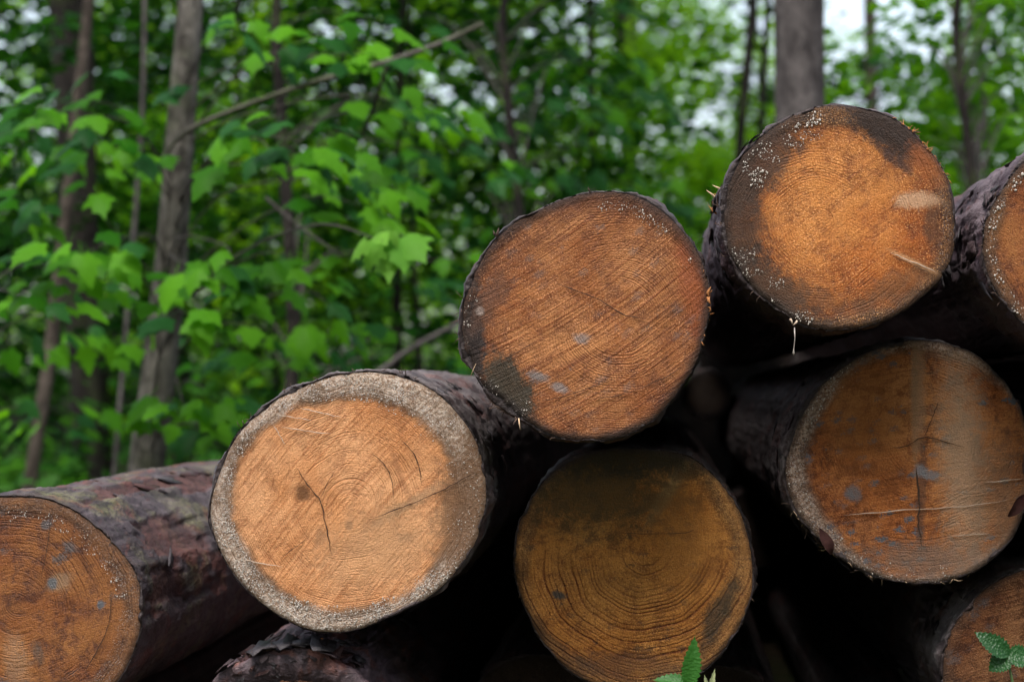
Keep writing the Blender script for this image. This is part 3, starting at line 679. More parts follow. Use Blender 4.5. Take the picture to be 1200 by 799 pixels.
ribbon('B', 'crack', [(130, 690), (128, 730), (112, 765), (98, 790)], 1.8, M_crack)


def beads(key, n, fn, r0=0.0004, r1=0.0011, name='resin_beads', mat=None):
    """dried resin drops on a cut face; fn(u,v,rho,theta deg) -> keep chance"""
    L = LOGS[key]
    ico = [(0, 0, 1), (0.894, 0, 0.447), (0.276, 0.851, 0.447), (-0.724, 0.526, 0.447), (-0.724, -0.526, 0.447), (0.276, -0.851, 0.447),
           (0.724, 0.526, -0.447), (-0.276, 0.851, -0.447), (-0.894, 0, -0.447), (-0.276, -0.851, -0.447), (0.724, -0.526, -0.447), (0, 0, -1)]
    fc = [(0, 1, 2), (0, 2, 3), (0, 3, 4), (0, 4, 5), (0, 5, 1), (1, 6, 2), (2, 7, 3), (3, 8, 4), (4, 9, 5), (5, 10, 1), (6, 7, 2), (7, 8, 3), (8, 9, 4), (9, 10, 5), (10, 6, 1), (11, 7, 6), (11, 8, 7), (11, 9, 8), (11, 10, 9), (11, 6, 10)]
    ico = np.array(ico); fc = np.array(fc)
    V, F = [], []
    n3 = n * 24
    th = rng.uniform(-np.pi, np.pi, n3); rho = np.sqrt(rng.uniform(0.0, 1, n3))
    rw = np.interp(th, L['t'], L['rw'], period=2 * np.pi)
    x, z = rho * rw * np.cos(th), rho * rw * np.sin(th)
    pxx = x / L['kk']; pzz = z / L['kk']
    keep = rng.random(n3) < fn(pxx, pzz, rho, np.degrees(th) % 360)
    cl = fbm(np.stack([x * 34, np.full_like(x, n), z * 60], 1), 3, 3)
    keep &= cl > 0.46
    x, z = x[keep][:n], z[keep][:n]
    m = len(x)
    s = r0 + (r1 - r0) * rng.random(m) ** 2.5
    sc3 = np.stack([s * rng.uniform(0.7, 1.6, m), s * 0.4, s * rng.uniform(0.6, 2.2, m)], 1)
    V = (ico[None] * sc3[:, None] + np.stack([x, np.full(m, -0.001), z], 1)[:, None]).reshape(-1, 3)
    F = (fc[None] + (np.arange(m) * 12)[:, None, None]).reshape(-1, 3)
    o = link(name, mesh(name, V, F), L['face'], mat or M_resin); o['kind'] = 'stuff'


def sap_only(hx, hy, hrx, hry, lo=1.0):
    return lambda x, z, rho, th: ((((x - hx) / hrx) ** 2 + ((z - hy) / hry) ** 2) > lo ** 2) * 1.0


beads('C', 2200, lambda x, z, rho, th: (((((x + 8) / 128) ** 2 + ((z + 1) / 121) ** 2) > 1.0) & (rho < 0.985)) * np.where((th > 290) | (th < 60), 0.3, 1.0), 0.0003, 0.0009)
beads('C', 500, lambda x, z, rho, th: ((rho > 0.84) & (rho < 0.985) & (th > 190) & (th < 330)) * 1.0, 0.0004, 0.0012)
beads('A', 300, lambda x, z, rho, th: ((rho > 0.72) & (rho < 0.97) & (th > 98) & (th < 160)) * 1.0, 0.0004, 0.0014)
beads('A', 260, lambda x, z, rho, th: ((rho > 0.76) & (rho < 0.99) & (th > 190) & (th < 262)) * 1.0, 0.0003, 0.0011)
beads('D', 330, lambda x, z, rho, th: ((rho > 0.84) & (rho < 0.93) & (th > 25) & (th < 85)) * 0.8, 0.0003, 0.0010)
beads('D', 160, lambda x, z, rho, th: ((rho > 0.86) & (rho < 1) & (th > 170) & (th < 240)) * 0.8, 0.0003, 0.0011)
beads('F', 300, lambda x, z, rho, th: ((rho > 0.86) & (rho < 1) & (th > 120) & (th < 290)) * 0.9, 0.0003, 0.0011)
beads('B', 160, lambda x, z, rho, th: ((rho > 0.78) & (rho < 0.9) & (th > 5) & (th < 95)) * 0.6, 0.0005, 0.0012)
beads('G', 160, lambda x, z, rho, th: ((rho > 0.88) & (rho < 0.98) & (th > 120) & (th < 235)) * 0.8, 0.0006, 0.0016)


def flake_mesh(w, l, t, seed):
    """a curled irregular scale of bark"""
    r = np.random.default_rng(seed); n = 9
    a = np.linspace(0, 2 * np.pi, n, endpoint=False)
    rr = 1 + (r.random(n) - 0.5) * 1.1
    x, y = np.cos(a) * rr * w / 2, np.sin(a) * rr * l / 2
    z = -0.25 * (x / w) ** 2 * w + r.random(n) * t * 0.8
    top = np.stack([x, y, z + t * 0.5], 1); bot = np.stack([x * 0.9, y * 0.9, z - t * 0.5], 1)
    V = np.vstack([top, bot, [0, 0, t * 0.9], [0, 0, -t * 0.3]])
    j = np.arange(n); k = (j + 1) % n
    return mesh('bark_flake', V, [np.stack([j + n, k + n, k, j], 1), np.stack([j, k, np.full(n, 2 * n)], 1), np.stack([k + n, j + n, np.full(n, 2 * n + 1)], 1)], False)


FL = [flake_mesh(0.03, 0.055, 0.0016, s) for s in range(6)]


def flake(key, deg, y, size, mat, tilt=0.0, name='bark_flake', lift=0.001, stretch=1.0):
    L = LOGS[key]; a = R(deg)
    r = float(np.interp(math.atan2(math.sin(a), math.cos(a)), L['t'], L['rb'], period=2 * math.pi)) * (1 - L['taper'] * y / L['L'])
    me = FL[random.randrange(6)].copy(); me.materials.clear(); me.materials.append(mat)
    o = link(name, me, L['bark'])
    n = Vector((math.cos(a), 0, math.sin(a))); yv = Vector((0, 1, 0)); xv = yv.cross(n)
    m = Matrix((xv, yv, n)).transposed() @ Matrix.Rotation(tilt, 3, 'X') @ Matrix.Rotation(random.uniform(-0.5, 0.5), 3, 'Z')
    o.rotation_euler = m.to_euler(); o.scale = (size, size * stretch, size)
    o.location = n * (r + lift) + yv * y
    return o


for q in range(12): flake('B', random.choice((60, 76, 42, 18)) + random.gauss(0, 3), random.uniform(0.1, 1.1), random.uniform(0.7, 1.3), random.choice([M_flake, M_flake_p, M_flake_r]), random.uniform(-0.05, 0.05), lift=-0.0005, stretch=1.5)
for _ in range(46):
    o = flake('H', random.uniform(55, 125), 0.012, random.uniform(0.35, 0.8), random.choice([M_flake_p, M_flake_p, M_flake, M_flake_r]), random.uniform(0.5, 1.1), lift=random.uniform(-0.045, 0.0))
for _ in range(60): flake('H', random.uniform(50, 128), random.uniform(0.02, 0.9) ** 1.5, random.uniform(0.4, 1.1), random.choice([M_flake_p, M_flake_p, M_flake, M_flake_r]), random.uniform(-0.25, 0.25), lift=0.002)
for q, dg in enumerate((99, 107, 92, 82, 74)): flake('H', dg, 0.02, 1.5, M_flake, 0.12, lift=0.003 + 0.001 * q)
flake('H', 76, 0.05, 0.5, M_fibre, -0.4, 'bark_chip', 0.008); flake('H', 95, 0.06, 0.3, M_fibre_p, -0.3, 'bark_chip', 0.010)
for _ in range(30): flake('A', random.uniform(130, 215), random.uniform(0.02, 0.5), random.uniform(0.5, 1.2), random.choice([M_flake, M_flake_p]), random.uniform(-0.12, 0.12), stretch=1.8)
for _ in range(26): flake('G', random.uniform(120, 225), random.uniform(0.02, 0.6), random.uniform(0.5, 1.2), random.choice([M_flake, M_flake_p]), random.uniform(-0.12, 0.12), stretch=1.5)
for _ in range(24): flake('F', random.uniform(135, 240), random.uniform(0.02, 0.5), random.uniform(0.5, 1.2), random.choice([M_flake, M_flake_p]), random.uniform(-0.12, 0.12), stretch=1.5)
for _ in range(14): flake('C', random.uniform(10, 60), random.uniform(0.02, 0.6), random.uniform(0.4, 1.0), random.choice([M_flake, M_flake_p]), random.uniform(-0.12, 0.12))
for _ in range(12): flake('I', random.uniform(130, 200), random.uniform(0.02, 0.4), random.uniform(0.4, 1.0), M_flake, random.uniform(-0.12, 0.12))


def splinter(key, px, py, ex, ey, w, mat, y=0.0, name='splinter'):
    L = LOGS[key]; a, b = at(px, py, L['Y']), at(px + ex, py + ey, L['Y'])
    a -= Vector((L['c'].x, L['Y'], L['c'].z)); b -= Vector((L['c'].x, L['Y'], L['c'].z))
    m = (a + b) / 2 + Vector((random.uniform(-1, 1), 0, random.uniform(-1, 1))) * w * 0.4 * K
    V, F = tube([a + Vector((0, y, 0)), m + Vector((0, y - 0.002, 0)), b + Vector((0, y - 0.004, 0))], [w * K * 0.5, w * K * 0.4, 0.0002], 5)
    link(name, mesh(name, V, F), L['bark'], mat)


def edge_fibres(key, d0, d1, n, ln, w, mat, y0=0.0, y1=0.02):
    L = LOGS[key]
    for _ in range(n):
        a = R(random.uniform(d0, d1)); r = float(np.interp(math.atan2(math.sin(a), math.cos(a)), L['t'], L['rb'], period=2 * math.pi)) - 0.003
        p = Vector((math.cos(a) * r, random.uniform(y0, y1), math.sin(a) * r)); b = a + random.choice((-1, 1)) * random.uniform(0.3, 1.7)
        l_ = ln * random.uniform(0.3, 1.3) ** 1.5 * K
        q = p + Vector((math.cos(b), random.uniform(-0.5, 0.2), math.sin(b))) * l_
        mm = (p + q) / 2 + rv0() * l_ * 0.2
        V, F = tube([p, mm, q], [w * K * random.uniform(0.25, 0.6), w * K * 0.35, 0.00015], 4)
        link('splinter', mesh('splinter', V, F), L['bark'], mat)


def rv0(): return Vector((random.uniform(-1, 1), random.uniform(-1, 1), random.uniform(-1, 1)))


edge_fibres('A', 163, 172, 7, 16, 4, M_fibre_p, 0.10, 0.16); edge_fibres('A', 163, 180, 8, 12, 3, M_fibre, 0.08, 0.16)
splinter('D', 582, 278, 3, -11, 4, M_fibre_d); splinter('D', 580, 276, -2, -6, 3, M_fibre_d); splinter('D', 692, 226, -3, -6, 2, M_fibre_d); splinter('D', 829, 345, 4, -9, 4, M_fibre); splinter('D', 830, 348, 3, 9, 4, M_fibre)
edge_fibres('A', 20, 62, 60, 7, 1.6, M_fibre); edge_fibres('A', 20, 62, 30, 7, 1.6, M_fibre_d); edge_fibres('A', 150, 230, 26, 9, 1.4, M_fibre_d); edge_fibres('D', 170, 260, 44, 9, 1.3, M_fibre_d); edge_fibres('D', -15, 20, 24, 6, 1.5, M_fibre)
edge_fibres('F', 200, 300, 30, 8, 0.9, M_fibre_p); edge_fibres('F', 190, 300, 30, 9, 1.2, M_fibre_d); edge_fibres('C', 60, 170, 40, 6, 1.3, M_fibre_d); edge_fibres('H', 60, 120, 24, 8, 1.5, M_fibre_d); edge_fibres('G', 120, 220, 20, 7, 1.3, M_fibre_d); edge_fibres('E', -30, 200, 30, 6, 1.2, M_fibre_d)
splinter('D', 608, 490, 2, 14, 1.6, M_fibre_p); splinter('D', 606, 490, -5, 8, 1.5, M_fibre_d); splinter('D', 552, 440, 6, -14, 1.1, M_fibre_p)
# resin drip hanging off the topmost log
LA = LOGS['A']; p0, p1 = at(931, 384, 0), at(930, 416, 0); off = Vector((LA['c'].x, 0, LA['c'].z))
V, F = tube([p0 - off, (p0 * 0.6 + p1 * 0.4) - off + Vector((0.001, -0.002, 0)), (p0 * 0.25 + p1 * 0.75) - off, p1 - off + Vector((0, -.001, 0.003)), p1 - off], [0.0011, 0.0005, 0.0004, 0.0015, 0.0006], 6)
link('resin_drip', mesh('resin_drip', V, F), LA['root'], M_resin)
for (x, y) in ((926, 374), (934, 376)):
    splinter('A', x, y, random.uniform(-7, 7), random.uniform(4, 10), 3, M_streak, -0.001, 'resin_thread')
# curled dead leaves caught on the mould-dotted log
M_dead = plain('dead_leaf', (0.038, 0.014, 0.012), 0.8, 0.5, 120, 0.15)


def dead_leaf(px, py, Y, ln, rot, label):
    c_ = at(px, py, Y); n = 7; V = []; F = []
    for i in range(n):
        s = i / (n - 1); w = math.sin(math.pi * (s * 0.92 + 0.06)) * 0.2
        for u in (-1, -0.4, 0, 0.4, 1):
            V.append((u * w * ln, -0.25 * u * u * ln * w - 0.12 * math.sin(s * 5) * ln, (s - 0.5) * ln))
    for i in range(n - 1):
        for k in range(4): F.append((5 * i + k, 5 * i + k + 1, 5 * i + k + 6, 5 * i + k + 5))
    o = link('dead_leaf', mesh('dead_leaf', V, np.array(F)), None, M_dead); o.location = c_; o.rotation_euler = (0.1, R(rot), 0.3)
    tag(o, label, 'dead leaf', 'dead leaves caught on the logs')


dead_leaf(968, 634, 0.13, 0.045, -25, 'reddish dead leaf stuck to the lower rim of the mould-dotted log')
dead_leaf(1192, 592, 0.12, 0.045, 40, 'dark curled dead leaf on the mould-dotted log at the frame edge')

# ------------------------------------------------------------------ leaves
def leaf_mat(name, c1, c2, back, trans=0.4, rough=0.42, island=True, crinkle=0.0):
    g = G(name); rn = g.geo('Random Per Island') if island else g.rnd()
    co = g.co(); n = g.noise(co, 9 if island else 14, 3)
    col = g.mix(rn, c1, c2)
    col = g.mix(g.mul(g.sm(n, 0.35, 0.7), 0.35), col, tuple(x * 0.6 for x in c1))
    nb = None
    if crinkle:
        v = g.vor(g.mapv(co, (1, 1.6, 1)), 190); nb = g.bump(g.add(v, g.mul(g.noise(co, 90, 4), 0.8)), crinkle, 1.0)
        col = g.mix(g.sm(v, 0.5, 0.15, 0.0, 0.15), col, tuple(min(1, x * 1.8) for x in c2))
    sh = g.bsdf(col, rough, nb, 0.3 if crinkle else 0.06)
    tr = g.t.nodes.new('ShaderNodeBsdfTranslucent'); g.put(tr.inputs[0], g.mix(rn, back, tuple(x * 0.7 for x in back)))
    mx = g.t.nodes.new('ShaderNodeMixShader'); mx.inputs[0].default_value = trans
    g.t.links.new(sh, mx.inputs[1]); g.t.links.new(tr.outputs[0], mx.inputs[2])
    return g.out(mx.outputs[0])


M_maple = leaf_mat('maple_leaf', (0.012, 0.075, 0.004), (0.105, 0.31, 0.014), (0.17, 0.47, 0.008), 0.5, 0.42, False)
M_young = leaf_mat('young_maple_leaf', (0.085, 0.24, 0.028), (0.16, 0.36, 0.045), (0.18, 0.42, 0.025), 0.5, 0.45, False)
M_fol1 = leaf_mat('understory_leaf', (0.010, 0.075, 0.004), (0.11, 0.30, 0.010), (0.18, 0.46, 0.010), 0.5)
M_fol2 = leaf_mat('canopy_leaf', (0.015, 0.07, 0.010), (0.045, 0.14, 0.018), (0.08, 0.26, 0.02), 0.45)
M_fol3 = leaf_mat('light_leaf', (0.05, 0.20, 0.007), (0.20, 0.43, 0.016), (0.28, 0.58, 0.012), 0.5)
M_shade = leaf_mat('shade_toned_leaf', (0.003, 0.020, 0.003), (0.014, 0.070, 0.007), (0.03, 0.13, 0.006), 0.35)  # leaf colour darkened to stand in for shade inside the wood
M_maple_d = leaf_mat('shade_toned_maple_leaf', (0.006, 0.036, 0.008), (0.022, 0.095, 0.018), (0.04, 0.17, 0.014), 0.38, 0.42, False)  # darker copy of the maple leaf, shade put into its colour
M_far = leaf_mat('far_leaf', (0.06, 0.20, 0.010), (0.21, 0.43, 0.020), (0.28, 0.56, 0.016), 0.5)
M_tw = plain('twig', (0.032, 0.025, 0.02), 0.8, 0.4, 40)


def trunk_mat(name, c1, c2, moss=0.0):
    g = G(name); co = g.co(); v = g.mapv(co, (1, 1, 0.35)); n = g.noise(v, 22, 5, 0.7); b = g.noise(co, 3.2, 4)
    col = g.mix(g.sm(n, 0.35, 0.65), c1, c2)
    col = g.mix(g.sm(b, 0.45, 0.7, 0, 0.6), col, tuple(x * 1.5 for x in c2))
    if moss: col = g.mix(g.mul(g.sm(g.noise(co, 5, 4), 0.5, 0.66), moss), col, (0.05, 0.075, 0.02))
    return g.out(g.bsdf(col, 0.95, g.bump(g.add(n, g.mul(b, 1.5)), 0.03, 1.0), 0.08))


M_tr_maple = trunk_mat('maple_trunk', (0.026, 0.023, 0.019), (0.115, 0.106, 0.092), 0.3)
M_tr_dark = trunk_mat('dark_trunk', (0.010, 0.009, 0.008), (0.026, 0.022, 0.019), 0.3)
M_tr_grey = trunk_mat('grey_trunk', (0.040, 0.035, 0.034), (0.095, 0.084, 0.080))
M_tr_pale = trunk_mat('pale_trunk', (0.040, 0.032, 0.026), (0.095, 0.076, 0.062))

# maple leaf, stalk at the origin, tip towards +Y, about 1 wide
HALF = [(0.05, -0.02), (0.17, -0.12), (0.30, -0.03), (0.33, 0.10), (0.45, 0.16), (0.56, 0.36), (0.42, 0.37), (0.34, 0.43), (0.27, 0.50), (0.31, 0.66), (0.20, 0.72), (0.10, 0.90)]


def maple_mesh(droop, fold, seed):
    r = np.random.default_rng(seed)
    o = HALF + [(0.0, 1.06)] + [(-x, y) for x, y in HALF[::-1]]
    o = np.array(o) * (1 + (r.random((len(o), 1)) - 0.5) * 0.12)
    P_ = np.vstack([o, [(0, 0.02)], [(0, 0.3)], [(0, 0.62)], [(0.22, 0.26)], [(-0.22, 0.26)]])
    z = -droop * (P_[:, 1].clip(0) ** 2) * 0.5 - fold * np.abs(P_[:, 0]) ** 1.4 + 0.04 * np.sin(P_[:, 0] * 9 + seed) * np.abs(P_[:, 0])
    V = np.column_stack([P_, z]); n = len(o)
    b, c_, t_, rr, ll = n, n + 1, n + 2, n + 3, n + 4
    T = []
    def fan(ctr, idx):
        for i in range(len(idx) - 1): T.append((ctr, idx[i], idx[i + 1]))
    fan(rr, [b, 0, 1, 2, 3, 4, 5, 6, 7, 8]); T.append((rr, 8, c_)); T.append((rr, c_, b))
    fan(t_, [c_, 8, 9, 10, 11, 12, 13, 14, 15, 16, c_])
    fan(ll, [16, 17, 18, 19, 20, 21, 22, 23, 24, b]); T.append((ll, b, c_)); T.append((ll, c_, 16))
    # stalk
    k = len(V)
    st = np.array([(-0.012, 0.02, 0), (0.012, 0.02, 0), (0.010, -0.28, 0.05), (-0.010, -0.28, 0.05), (0.0, -0.55, 0.13)])
    V = np.vstack([V, st]); T += [(k, k + 1, k + 2), (k, k + 2, k + 3), (k + 3, k + 2, k + 4)]
    return mesh('leaf', V, np.array(T))


MAPLE = [maple_mesh(d, f, s) for s, (d, f) in enumerate([(0.5, 0.35), (0.8, 0.25), (0.35, 0.55), (0.7, 0.5), (0.2, 0.2)])]
for me in MAPLE: me.materials.append(M_maple)
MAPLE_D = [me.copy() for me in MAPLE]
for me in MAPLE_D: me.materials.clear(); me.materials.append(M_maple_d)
MAPLE_Y = [maple_mesh(d, f, s + 20) for s, (d, f) in enumerate([(0.5, 0.5), (0.9, 0.35), (0.6, 0.6)])]
for me in MAPLE_Y: me.materials.append(M_young)


def place_leaf(parent, p, tipdir, normal, size, meshes, on=None):
    y = Vector(tipdir).normalized(); z = Vector(normal); z = (z - y * z.dot(y)).normalized(); x = y.cross(z)
    o = bpy.data.objects.new('leaf', random.choice(meshes)); COL.objects.link(o)
    o.parent = on or parent
    o.location = Vector(p) - parent.location
    o.rotation_euler = Matrix((x, y, z)).transposed().to_euler(); o.scale = (size,) * 3
    return o


def rv(s=1.0): return Vector((random.uniform(-s, s), random.uniform(-s, s), random.uniform(-s, s)))


def trunk_of(parent, pts, radii, mat, sides=14, n=26, name='trunk', noise_amp=0.25):
    base = parent.location
    L, sv, kv = even_line(pts, n); rr = np.interp(sv, kv if len(radii) == len(pts) else np.linspace(0, 1, len(radii)), radii)
    V, F = tube(L - np.array(base), rr, sides, noise_amp, random.randrange(99))
    return link(name, mesh(name, V, F), parent, mat)


def maple(label, base_pts, radii, clusters, mat, per=(5, 8), size=(0.10, 0.15), cap=300, group='young maples behind the log pile', dark=0.25):
    """base_pts: trunk points (world).  clusters: (px, py, Y, spread, young)"""
    base = Vector(base_pts[0]); root = empty('maple_tree', base)
    tag(root, label, 'tree', group)
    trunk_of(root, base_pts, radii, mat, 14, 60, 'trunk', 0.14)
    TL = even_line(base_pts, 60)[0]; cnt = 0
    for (px, py, Y, spread, young) in clusters:
        c_ = at(px, py, Y)
        hz = np.hypot(TL[:, 0] - c_.x, TL[:, 1] - c_.y)
        want = c_.z - 0.25 * hz.min() * random.uniform(0.2, 1.6)
        i = int(np.argmin(np.abs(TL[:, 2] - max(want, TL[0, 2] + 0.5))))
        a = Vector(TL[i]); d = c_ - a
        m1 = a + d * 0.35 + Vector((0, 0, 0.10 * d.length)) + rv(0.04); m2 = a + d * 0.72 + Vector((0, 0, 0.08 * d.length)) + rv(0.04)
        br = smooth_line([a, m1, m2, c_], 10)
        V, F = tube(br - np.array(base), np.linspace(0.002 + 0.0022 * d.length, 0.0014, 10), 6)
        brn = link('branch', mesh('branch', V, F), root, M_tw)
        out = Vector((d.x, d.y, 0)).normalized() if d.length > 0.01 else Vector((1, 0, 0))
        side = Vector((-out.y, out.x, 0))
        for k in range(random.randint(*per)):
            if cnt >= cap: break
            s = random.uniform(-0.5, 1.0) * spread; w = random.choice((-1, 1)) * random.uniform(0.15, 0.9) * spread
            p = c_ + out * s + side * w + Vector((0, 0, random.uniform(-0.16, 0.12) * spread - 0.25 * abs(w)))
            tip = (out * 0.5 + side * (1 if w > 0 else -1) * 0.8 + Vector((0, -0.55, -0.62)) + rv(0.4))
            nr = Vector((0, -0.28, 1.0)) + rv(0.34)
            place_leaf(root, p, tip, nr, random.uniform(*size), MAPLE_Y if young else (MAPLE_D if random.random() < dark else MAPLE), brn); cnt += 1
    return root


# near maple, leaning trunk
Yt = 3.3
b0 = at(170, 556, Yt); gz = 0.0
tp = [Vector((b0.x - 0.06, Yt, -0.05)), b0, at(186, 440, Yt), at(203, 280, Yt), at(212, 140, Yt), at(224, 0, Yt), at(240, -260, Yt), at(230, -700, Yt), at(250, -1300, Yt)]
CL = [(95, 115, 2.6, .22, 0), (62, 130, 2.7, .18, 0), (150, 95, 3.0, .22, 0), (135, 170, 2.8, .2, 0), (215, 150, 2.5, .2, 0), (235, 135, 2.6, .18, 0), (228, 170, 2.4, .2, 0), (195, 190, 2.7, .18, 0),
      (330, 135, 2.4, .2, 0), (350, 165, 2.3, .18, 0), (320, 180, 2.5, .2, 0), (300, 155, 2.6, .2, 0), (395, 210, 2.7, .22, 0), (420, 240, 2.9, .22, 0), (380, 195, 3.2, .25, 0), (270, 300, 2.5, .2, 0), (240, 330, 2.6, .18, 0),
      (300, 330, 2.7, .22, 0), (350, 300, 3.0, .24, 0), (215, 365, 2.3, .10, 0), (230, 310, 2.5, .16, 0), (110, 280, 2.4, .2, 0), (75, 225, 2.5, .2, 0), (100, 300, 2.6, .2, 0), (165, 260, 2.8, .2, 0),
      (240, 455, 2.6, .2, 0), (215, 475, 2.7, .18, 0), (260, 490, 2.9, .22, 0), (440, 60, 3.0, .25, 0), (400, 30, 2.8, .25, 0), (340, 60, 3.1, .25, 0), (280, 25, 2.7, .22, 0), (470, 120, 3.2, .25, 0),
      (445, 297, 1.75, .10, 1), (440, 288, 1.8, .10, 1), (330, 390, 3.2, .25, 0), (400, 370, 3.3, .25, 0)]
CL = [c for c in CL if not c[4] and (c[1] < 120 or c[:2] == (215, 365) or abs(c[0] - (222 - 0.1 * c[1])) > 34)]
maple('leaning maple with pale mottled trunk and broad drooping leaves behind the mossy-barked log', tp, [0.066, 0.058, 0.054, 0.049, 0.044, 0.040, 0.034, 0.02, 0.01], CL, M_tr_maple, (6, 9), (0.07, 0.115))

yr_ = [o for o in bpy.data.objects if o.type == 'EMPTY' and o.name == 'maple_tree'][0]
c_ = at(448, 282, 1.85); a_ = Vector(even_line(tp, 60)[0][17])
V, F = tube(smooth_line([a_, a_ * 0.6 + c_ * 0.4 + Vector((0, 0, 0.1)), a_ * 0.25 + c_ * 0.75 + Vector((0, 0, 0.1)), c_], 14) - np.array(yr_.location), np.linspace(0.006, 0.0015, 14), 6)
brn = link('branch', mesh('branch', V, F), yr_, M_tw)
for (x, y, tx, ty) in ((428, 281, 402, 308), (440, 286, 427, 319), (455, 285, 452, 322), (468, 282, 480, 314), (474, 277, 498, 300), (448, 272, 434, 290), (460, 272, 472, 290)):
    p_ = at(x, y, 1.85 + random.uniform(-.06, .06)); q_ = at(tx, ty, 1.80)
    place_leaf(yr_, p_, q_ - p_, Vector((random.uniform(-0.6, 0.6), -0.6, 0.55 + random.uniform(-0.2, 0.5))), (q_ - p_).length * 0.85, MAPLE_Y, brn)
# ------------------------------------------------------------------ background crowns (shared leaf clouds)
def leaf_cloud(name, centers, sizes, r, tilt=0.55, aspect=0.62):
    """many small folded leaves: centers (n,3)"""
    n = len(centers)
    yaw_ = r.uniform(0, 2 * np.pi, n); dn = r.uniform(-0.5, 0.15, n)
    t = np.stack([np.cos(yaw_) * np.cos(dn), np.sin(yaw_) * np.cos(dn), np.sin(dn)], 1)
    up = np.stack([r.normal(0, tilt, n), r.normal(0, tilt, n), np.ones(n)], 1)
    x = np.cross(t, up); x /= np.linalg.norm(x, axis=1)[:, None]; z = np.cross(x, t)
    tmpl = np.array([(0, 0, 0), (0.5 * aspect, 0.32, -0.07), (0.38 * aspect, 0.7, -0.10), (0, 1, -0.12), (-0.38 * aspect, 0.7, -0.10), (-0.5 * aspect, 0.32, -0.07), (0, 0.5, 0.03)])
    V = centers[:, None] + sizes[:, None, None] * (tmpl[None, :, 0:1] * x[:, None] + (tmpl[None, :, 1:2] - 0.5) * t[:, None] + tmpl[None, :, 2:3] * z[:, None])
    f4 = np.array([(0, 1, 2, 6), (6, 2, 3, 4), (0, 6, 4, 5)])
    F = (f4[None] + (np.arange(n) * 7)[:, None, None]).reshape(-1, 4)
    return mesh(name, V.reshape(-1, 3), F)


def spray_points(nspray, per, radius, z0, z1, r, spread=0.5, shape='egg'):
    """leaf centres in flat sprays spread through a crown"""
    C = []
    for _ in range(nspray):
        h = r.random() ** 0.9; prof = math.sin(math.pi * min(1, 0.12 + 0.85 * h)) ** 0.6
        a = r.uniform(0, 2 * np.pi); q = radius * prof * math.sqrt(r.random())
        c_ = np.array([math.cos(a) * q, math.sin(a) * q, z0 + (z1 - z0) * h])
        m = r.integers(int(per * 0.5), int(per * 1.5))
        pa = r.uniform(0, 2 * np.pi, m); pr = spread * np.sqrt(r.random(m))
        pz = r.normal(0, 0.07 * spread * 2, m) - pr * 0.25
        C.append(c_ + np.stack([np.cos(pa) * pr, np.sin(pa) * pr, pz], 1))
    return np.concatenate(C)


CROWN_S, CROWN_T = [], []
for s in range(4):
    r = np.random.default_rng(100 + s); c_ = spray_points(95, 26, 1.15, 0.35, 3.9, r, 0.36)
    CROWN_S.append(leaf_cloud('crown', c_, r.uniform(0.06, 0.115, len(c_)), r, aspect=0.8))
for s in range(4):
    r = np.random.default_rng(200 + s); c_ = spray_points(150, 30, 2.3, 2.2, 13, r, 0.75)
    CROWN_T.append(leaf_cloud('crown', c_, r.uniform(0.09, 0.17, len(c_)), r, aspect=0.75))
STEMS = []
for s in range(3):
    pts = [(0, 0, -0.2), (random.uniform(-.05, .05), random.uniform(-.05, .05), 0.8), (random.uniform(-.15, .15), random.uniform(-.15, .15), 2.2), (random.uniform(-.25, .25), random.uniform(-.25, .25), 3.7)]
    L_ = smooth_line(pts, 10); V0, F0 = tube(L_, np.linspace(0.028, 0.006, 10), 7)
    STEMS.append(mesh('trunk', V0, F0)); STEMS[-1].materials.append(M_tr_dark)


def crown_copy(me, mat):
    m = me.copy(); m.materials.clear(); m.materials.append(mat); return m


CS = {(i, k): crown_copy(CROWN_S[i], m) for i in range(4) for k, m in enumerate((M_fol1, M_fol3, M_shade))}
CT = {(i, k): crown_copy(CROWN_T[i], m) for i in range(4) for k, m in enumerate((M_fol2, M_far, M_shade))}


def gxy(px, d):
    p = at(px, 460, d - CAM_D); z = float(ground_z(p.x, p.y)[0]); return Vector((p.x, p.y, z))


def sapling(px, d, h=1.0, k=0, label=None):
    b = gxy(px, d); root = empty('sapling', b)
    tag(root, label or 'leafy green understory sapling, out of focus among the trees behind the pile', 'sapling', 'understory saplings behind the pile')
    t_ = link('trunk', random.choice(STEMS), root); t_.scale = (h, h, h)
    c_ = link('crown', CS[(random.randrange(4), k)], root); c_.scale = (h * random.uniform(0.9, 1.25), h * random.uniform(0.9, 1.25), h); c_.rotation_euler = (0, 0, random.uniform(0, 6.28))
    return root


def tree(pts, d, w0, mat, label, H=14, crown=1.0, ck=0, cz=0.0, group=None, name='tree'):
    """pts: trunk px at depth d, listed upwards; w0: trunk width in px"""
    Y = d - CAM_D; P_ = [at(x, y, Y) for x, y in pts]; s = d / FPX
    dirv = (P_[-1] - P_[0]) / max(0.2, (P_[-1].z - P_[0].z))
    b = P_[0] - dirv * (P_[0].z) ; gzz = float(ground_z(b.x, b.y)[0]); b.z = gzz
    root = empty(name, b); tag(root, label, 'tree', group)
    r = w0 * s / 2
    top = P_[-1] + Vector((dirv.x * 0.5, 0, 1)) * max(1.0, (H - P_[-1].z))
    trunk_of(root, [b - Vector((0, 0, 0.2)), *P_, P_[-1] * 0.5 + top * 0.5 + rv(0.1), top], [r * 1.2] + [r] * len(P_) + [r * 0.7, r * 0.15], mat, 14, 70, 'trunk', 0.10)
    if crown:
        c_ = link('crown', CT[(random.randrange(4), ck)], root); c_.scale = (crown,) * 3; c_.rotation_euler = (0, 0, random.uniform(0, 6.28)); c_.location = (0, 0, cz + (3.0 if d < 16 else 0))
    return root


